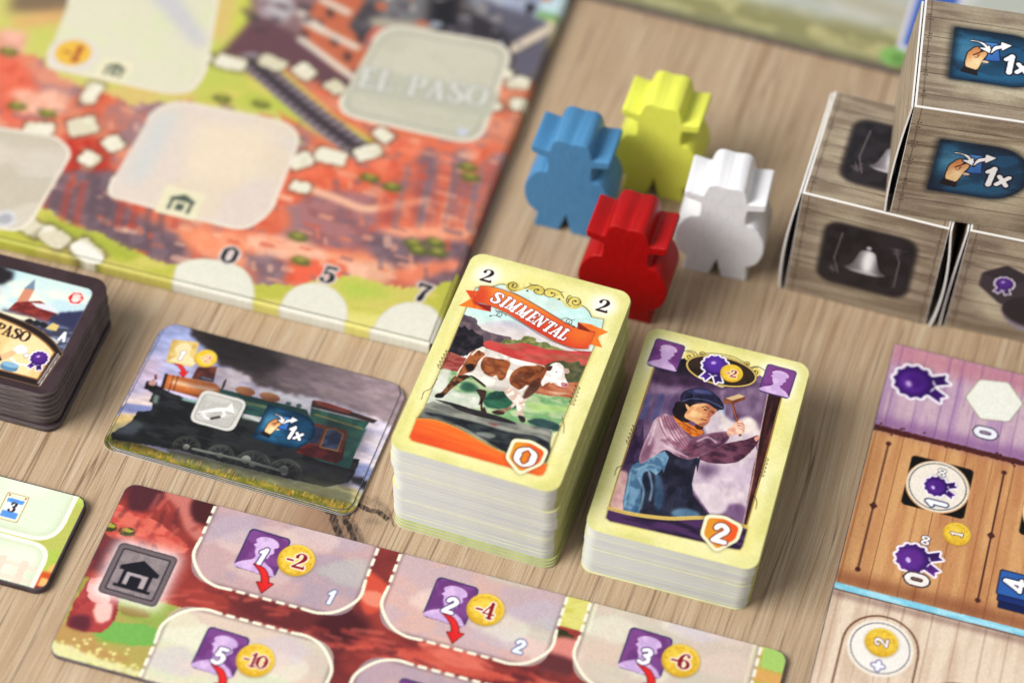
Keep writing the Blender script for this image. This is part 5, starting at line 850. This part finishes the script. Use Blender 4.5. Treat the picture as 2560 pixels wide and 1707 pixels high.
    c4 = val('ABSOLUTE', val('SUBTRACT', streak(.3,.005,2,.5,17.,.3), .5)); line = val('MAXIMUM', val('SUBTRACT', 1., val('MULTIPLY', c4, 45.)), 0.); gate = val('MINIMUM', val('MAXIMUM', val('MULTIPLY', val('SUBTRACT', streak(.9,.03,2,.5,23.), .42), 8.), 0.), 1.)
    base = mix('MIX', val('MULTIPLY', val('MULTIPLY', line, gate), .75), base, (112,84,62))
    wn = N('ShaderNodeTexNoise'); wn.inputs['Scale'].default_value = 3800; wn.inputs['Detail'].default_value = 1; L(tc.outputs['Object'], wn.inputs['Vector']); base = mix('MULTIPLY', .7, base, ramp(wn.outputs['Fac'], [(.3,(204,196,186)),(.6,(255,255,255))]))
    kn = N('ShaderNodeAttribute'); kn.attribute_name = 'knot'; ks = N('ShaderNodeSeparateColor'); L(kn.outputs['Color'], ks.inputs[0]); base = mix('MIX', val('MINIMUM', val('MULTIPLY', g, .8), 1.), base, (146,110,86)); base = mix('MIX', ks.outputs[0], base, (46,36,32))
    L(base, b.inputs['Base Color']); b.inputs['Roughness'].default_value = .42; b.inputs['Specular IOR Level'].default_value = .35
    bp = N('ShaderNodeBump'); bp.inputs['Strength'].default_value = .35; bp.inputs['Distance'].default_value = .00012; L(val('ADD', val('ADD', f2, f3), val('MULTIPLY', wn.outputs['Fac'], .8)), bp.inputs['Height']); L(bp.outputs['Normal'], b.inputs['Normal'])
    o = link('table', me, None, m); o['kind'] = 'structure'; return o
make_table()

# ---------------------------------------------------------------- the two decks
CARD = rrect(0, 0, 44, 68.1, 3.6, 7); TH = .3136
def deck(n, origin, rz, art, n_low, lab_top, lab_mid, lab_low, grp, seed, lean=(0,0), spread=.2):
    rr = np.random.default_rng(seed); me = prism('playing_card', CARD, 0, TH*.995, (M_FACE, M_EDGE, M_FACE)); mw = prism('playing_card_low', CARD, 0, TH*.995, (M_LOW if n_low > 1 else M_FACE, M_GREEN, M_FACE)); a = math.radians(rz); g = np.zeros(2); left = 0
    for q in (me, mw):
        q.materials.append(M_OLIVE_EDGE)
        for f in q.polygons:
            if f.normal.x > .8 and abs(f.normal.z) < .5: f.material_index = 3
    for k in range(n):
        t = 1-(k+1)/n
        if left <= 0 or k == n-6: left = int(rr.integers(5, 16)); g = rr.normal(0, spread, 2); g[1] = abs(g[1])*.6
        left -= 1
        d = g+rr.normal(0, .022, 2)+np.array(lean)*t
        if k < n_low: d = d*.3+np.array([.2,-1.6 if n_low > 1 else -.25])*(1-(k//2)*2/n_low)+np.array(lean)
        if k == n-1: d = np.zeros(2)
        o = link('playing_card', mw if k < n_low else me)
        x, y = origin[0]+d[0]*math.cos(a)-d[1]*math.sin(a), origin[1]+d[0]*math.sin(a)+d[1]*math.cos(a)
        o.location = (x*MM, y*MM, k*TH*MM); o.rotation_euler = (0,0,a+(rr.normal(0,.0008) if k < n-1 else 0))
        tag(o, lab_top if k == n-1 else lab_low if k < n_low else lab_mid, 'card', grp)
        if k == n-1: f = link('card_face', print_mesh('card_face', art, CARD, M_PRINT), o); f.location = (0,0,TH*.995*MM)
deck(100, (0,0), 0, art_cow_card(Surf((0,0,31.36))), 6, 'yellow-bordered cow card with orange Simmental banner, face up on the tall deck', 'pale-edged card stacked inside the tall deck under the cow card', 'card at the foot of the tall deck with its green border sticking out', 'cards of the tall deck', 5, (.9,.1))
deck(60, (51.31,1.17), 1.94, art_builder_card(Surf((51.31,1.17,18.8),1.94)), 1, 'yellow-bordered card with capped worker swinging a hammer, on the shorter deck', 'pale-edged card stacked inside the shorter deck under the hammer worker card', 'lowest card of the shorter deck, its cream edge against the table', 'cards of the shorter deck', 6, (-.5,.2), .09)

# ---------------------------------------------------------------- locomotive cards
TC = rrect(0, 0, 68.1, 44, 3.6, 7); tcm = prism('train_card', TC, 0, .29, (M_TRAINFACE, M_TRAINEDGE, M_TRAINEDGE)); tpm = print_mesh('card_face', art_train_card(Surf((-77.9,-3.1,1.2),.6)), TC, M_PRINT)
for k, (dx, dy, rz, lab) in enumerate(((-.9,-.55,.9,'lowest train card, its corner peeking out left below the steam train card'), (.9,-.5,.3,'train card just above the lowest one in the thin pile'), (1.15,-.15,.25,'train card peeking out on the right from under the steam train card'), (0,0,.6,'steam locomotive card with silver bugle sign on top of the thin pile'))):
    o = link('train_card', tcm); o.location = ((-77.9+dx)*MM, (-3.1+dy)*MM, k*.302*MM); o.rotation_euler = (0,0,math.radians(rz)); tag(o, lab, 'card', 'locomotive cards in the thin pile'); f = link('card_face', tpm, o); f.location = (0,0,.29*MM)

# ---------------------------------------------------------------- boards and tiles
def slab(name, label, cat, W, H, z0, th, o, rz, art, r, mats, bev, pm, group=None, inset=0.):
    out = rrect(0, 0, W, H, r, 7); t = link(name, prism(name, out, 0, th, mats, bev)); t.location = (o[0]*MM, o[1]*MM, z0*MM); t.rotation_euler = (0,0,math.radians(rz)); tag(t, label, cat, group)
    if art is not None: f = link('printed_face', print_mesh('printed_face', art, rrect(inset, inset, W-inset, H-inset, max(r-inset,.3), 7), pm), t); f.location = (0,0,th*MM)
    return t
def corner(x, y, rz, du, dv):
    a = math.radians(rz); return x+du*math.cos(a)-dv*math.sin(a), y+du*math.sin(a)+dv*math.cos(a)
mo = corner(-6.9, 54.9, 2.1, -190, 0)
map_art = art_map_board(Surf((*mo,4),2.1))
map_o = slab('map_board', 'large illustrated map board with red cliffs and pale EL PASO space', 'game board', 190, 165, 0, 4, mo, 2.1, map_art, 1.2, (M_MAPEDGE,)*3, 1.0, M_BOARD, inset=.95)
def wrap(cv, W, H, th, parent, r=1.1):
    """The print carried round the near and right edges of the board."""
    prof_ = [(-1.0+1.04*math.sin(t), th-1.0+1.04*math.cos(t)) for t in np.linspace(0, math.pi/2, 6)]+[(.04, .3)]; lc = cv.linear()*ALB
    for nm, n, L_ in (('wrapped_front_edge', cv.nx, W), ('wrapped_side_edge', cv.ny, H)):
        V = []; K = []; front = nm == 'wrapped_front_edge'
        for k, (d, z) in enumerate(prof_):
            for i in range(n):
                s_ = .9+(L_-1.8)*i/(n-1); V.append((s_*MM, -d*MM, z*MM) if front else ((W+d)*MM, s_*MM, z*MM)); c = lc[max(0, 3-k), i] if front else lc[i, cv.nx-2]
                K.append((*c, 1))
        F_ = [(k*n+i, k*n+i+1, (k+1)*n+i+1, (k+1)*n+i)[::-1 if front else 1] for k in range(len(prof_)-1) for i in range(n-1)]
        me = bpy.data.meshes.new(nm); me.from_pydata(V, [], F_); a = me.color_attributes.new('print', 'FLOAT_COLOR', 'POINT'); a.data.foreach_set('color', np.array(K, np.float32).ravel()); link(nm, me, parent, M_BOARD)
        for p in me.polygons: p.use_smooth = True
wrap(map_art, 190, 165, 4, map_o)
so = corner(-67, -12.2, 2.0, 0, -54.2)
slab('space_board', 'narrow board with three numbered worker spaces and a grey house sign', 'game board', 175, 54.2, 0, 1.5, so, 2.0, art_strip_board(), 3, (M_STRIPEDGE,)*3, .15, M_BOARD, inset=.1)
po = corner(111.6, 99.8, 1.6, 0, -140)
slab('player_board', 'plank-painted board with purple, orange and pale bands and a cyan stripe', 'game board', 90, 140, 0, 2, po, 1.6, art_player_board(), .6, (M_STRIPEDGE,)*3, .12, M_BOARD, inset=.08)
slab('rear_board', 'blurred grey-green board with a blue rectangle along the back', 'game board', 215, 62, 0, 2, (-14,203), .3, art_rear_board(), 1, (M_MAPEDGE, M_STRIPEDGE, M_MAPEDGE), .2, M_BOARD, inset=.15)
slab('delivery_tile', 'pale green tile showing a blue card marked 3, with dark edge', 'tile', 57.5, 30.2, 0, 2.2, (-130.4,-52.8), 2.0, art_delivery_tile(), 3.4, (M_DARKEDGE,)*3, .35, M_BOARD, inset=.25)
rt = np.random.default_rng(2)
for k in range(8):
    d = rt.normal(0, .26, 2) if k < 7 else (0,0)
    slab('town_tile', 'dark-framed town tile marked PASO and A, topmost of its stack' if k == 7 else 'dark grey-edged tile in the stack under the PASO tile', 'tile', 45.2, 41.5, k*2.0, 1.97, (-136.2+d[0],-4.9+d[1]), 1.8+(rt.normal(0,.15) if k < 7 else 0), art_town_tile() if k == 7 else None, 4.2, (M_BROWN, M_TILEEDGE, M_BROWN), .3, M_BOARD, 'tiles of the dark stack', inset=.25)

# ---------------------------------------------------------------- cowboy meeples
half = [(1.7,0),(9.1,0),(8.5,5.5),(8.6,5.8)]+[tuple(p) for p in sp([(9.2,6.0),(11.3,8.2),(12.5,12.4),(12.2,16.8),(10.6,20.6),(8.8,22.5),(6.9,23.0)],6)]+[(6.5,23.4),(6.4,25.6),(6.5,28.2)]+[tuple(p) for p in sp([(6.9,28.4),(8.6,28.8),(10.3,29.2),(11.0,29.6),(11.25,30.4),(11.2,31.6),(10.7,32.1),(8.8,31.8),(6.8,31.4)],4)]+[tuple(p) for p in sp([(6.2,31.6),(5.8,33.4),(5.2,35.2),(4.4,36.1),(3.0,36.5),(1.4,36.3),(0,36.1)],4)]
prof = half[:-1]+[half[-1]]+[(-x,z) for x, z in half[::-1][1:]]+[(0,7.0)]
def inset(P, d):
    P = np.array(P, float); a = P-np.roll(P, 1, 0); b = np.roll(P, -1, 0)-P; a /= np.hypot(*a.T)[:,None]; b /= np.hypot(*b.T)[:,None]
    n = np.c_[-a[:,1]-b[:,1], a[:,0]+b[:,0]]; n /= np.maximum(np.hypot(*n.T), .3)[:,None]; return P+n*d
def meeple_mesh():
    from mathutils.geometry import tessellate_polygon
    rings = [(0, .5), (.14, .16), (.5, 0), (13.5, 0), (13.86, .16), (14, .5)]; n = len(prof); V = []; F = []
    for y, d in rings: V += [(x*MM, y*MM, z*MM) for x, z in inset(prof, d)]
    for k in range(len(rings)-1): F += [(k*n+i, k*n+(i+1) % n, (k+1)*n+(i+1) % n, (k+1)*n+i) for i in range(n)]
    for k in (0, len(rings)-1): F += [tuple(k*n+v for v in t) for t in tessellate_polygon([[Vector((V[k*n+i][0]*1000, V[k*n+i][2]*1000, 0)) for i in range(n)]])]
    me = bpy.data.meshes.new('cowboy_meeple'); me.from_pydata(V, [], F); bm = bmesh.new(); bm.from_mesh(me); bmesh.ops.recalc_face_normals(bm, faces=bm.faces); bm.to_mesh(me); bm.free()
    me.materials.append(M_BLUE); me.set_sharp_from_angle(angle=math.radians(40))
    for p in me.polygons: p.use_smooth = abs(p.normal.y) < .97
    return me
mm = meeple_mesh()
for x, y, rz, m, lab in ((14,109.6,1.5,M_BLUE,'blue wooden cowboy meeple nearest the map board edge'), (33.6,131.4,1.,M_YEL,'yellow wooden cowboy meeple at the back of the four'), (58.3,108.3,4.5,M_WHT,'white wooden cowboy meeple nearest the cartons'), (37.2,84.9,1.,M_RED,'red wooden cowboy meeple in front, behind the cow card')):
    me = mm.copy(); me.materials.clear(); me.materials.append(m)
    for p in me.polygons: p.material_index = 0
    o = link('cowboy_meeple', me); o.location = (x*MM, y*MM, 0); o.rotation_euler = (0,0,math.radians(rz)); tag(o, lab, 'meeple', 'wooden cowboy meeples')

# ---------------------------------------------------------------- folded cartons
def flap_mesh(bow_, sg, th=.5, D=39.2, n=10):
    """Bowed side panel: outer skin printed, edges bare white paper."""
    bm = bmesh.new(); R_ = []
    for i in range(n+1):
        t = i/n; x = .25+bow_*math.sin(math.pi*min(1, t*1.04))**.8*(1-.25*t)+(.9*(1-t)); z = .2+39.6*t
        R_.append([bm.verts.new((sg*xx*MM, yy*MM, z*MM)) for xx, yy in ((x,-.35),(x+th,-.35),(x+th,D),(x,D))])
    for a, b_ in zip(R_, R_[1:]):
        for j in range(4):
            f = bm.faces.new((a[j], a[(j+1) % 4], b_[(j+1) % 4], b_[j])); f.material_index = 1 if j == 1 else 0; f.smooth = j in (1, 3)
    bm.faces.new(R_[0]); bm.faces.new(R_[-1][::-1]); bmesh.ops.recalc_face_normals(bm, faces=bm.faces)
    me = bpy.data.meshes.new('side_flap'); bm.to_mesh(me); bm.free(); me.materials.append(M_WHITE); me.materials.append(M_PLANK); me.set_sharp_from_angle(angle=math.radians(30)); return me
def carton(label, loc, rz, kind, seed, bl, br):
    e = empty('folded_carton', loc, rz); tag(e, label, 'carton', 'folded cartons')
    bm = bmesh.new(); bmesh.ops.create_cube(bm, size=1, matrix=Matrix.Translation((20*MM,20*MM,20*MM)) @ Matrix.Diagonal((39.9*MM,40*MM,40*MM,1)))
    es = [ed for ed in bm.edges if abs(ed.verts[0].co.x-ed.verts[1].co.x) > .01]; bmesh.ops.bevel(bm, geom=es, offset=.2*MM, segments=2, profile=.5, affect='EDGES')
    for f in bm.faces: f.material_index = 1 if abs(f.normal.x) > .9 else 0
    me = bpy.data.meshes.new('sleeve'); bm.to_mesh(me); bm.free(); me.materials.append(M_WHITE); me.materials.append(M_LINER); link('sleeve', me, e)
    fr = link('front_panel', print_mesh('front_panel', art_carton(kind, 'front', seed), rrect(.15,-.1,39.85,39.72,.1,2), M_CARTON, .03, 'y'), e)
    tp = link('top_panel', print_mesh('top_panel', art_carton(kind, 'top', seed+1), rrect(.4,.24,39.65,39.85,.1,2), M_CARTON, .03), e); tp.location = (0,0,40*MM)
    for y_, z_, r_ in ((33,39.6,.5),(37,39.8,.75),(16,39.5,.45)) if kind == 'bell' else ():
        nb = bmesh.new(); bmesh.ops.create_icosphere(nb, subdivisions=1, radius=r_*MM); bmesh.ops.scale(nb, vec=(.5,1.6,.8), verts=nb.verts); q = bpy.data.meshes.new('torn_nib'); nb.to_mesh(q); nb.free(); link('torn_nib', q, e, M_WHITE).location = (-.5*MM, y_*MM, z_*MM)
    l = link('side_flap', flap_mesh(bl, -1), e); r = link('side_flap', flap_mesh(br, 1), e); r.location = (40*MM,0,0)
carton('lower carton with white bell signs, nearest the meeples', (78.2,110.1,0), .8, 'bell', 71, 1.3, 1.7)
carton('lower carton with purple rosette and grey disc sign, at the right edge', (123.4,112.0,0), 4.2, 'disc', 81, .3, .6)
carton('upper carton with blue hand-and-card 1x signs, resting across two cartons', (101.9,111.0,40.3), 8.0, 'hand', 91, .9, .7)
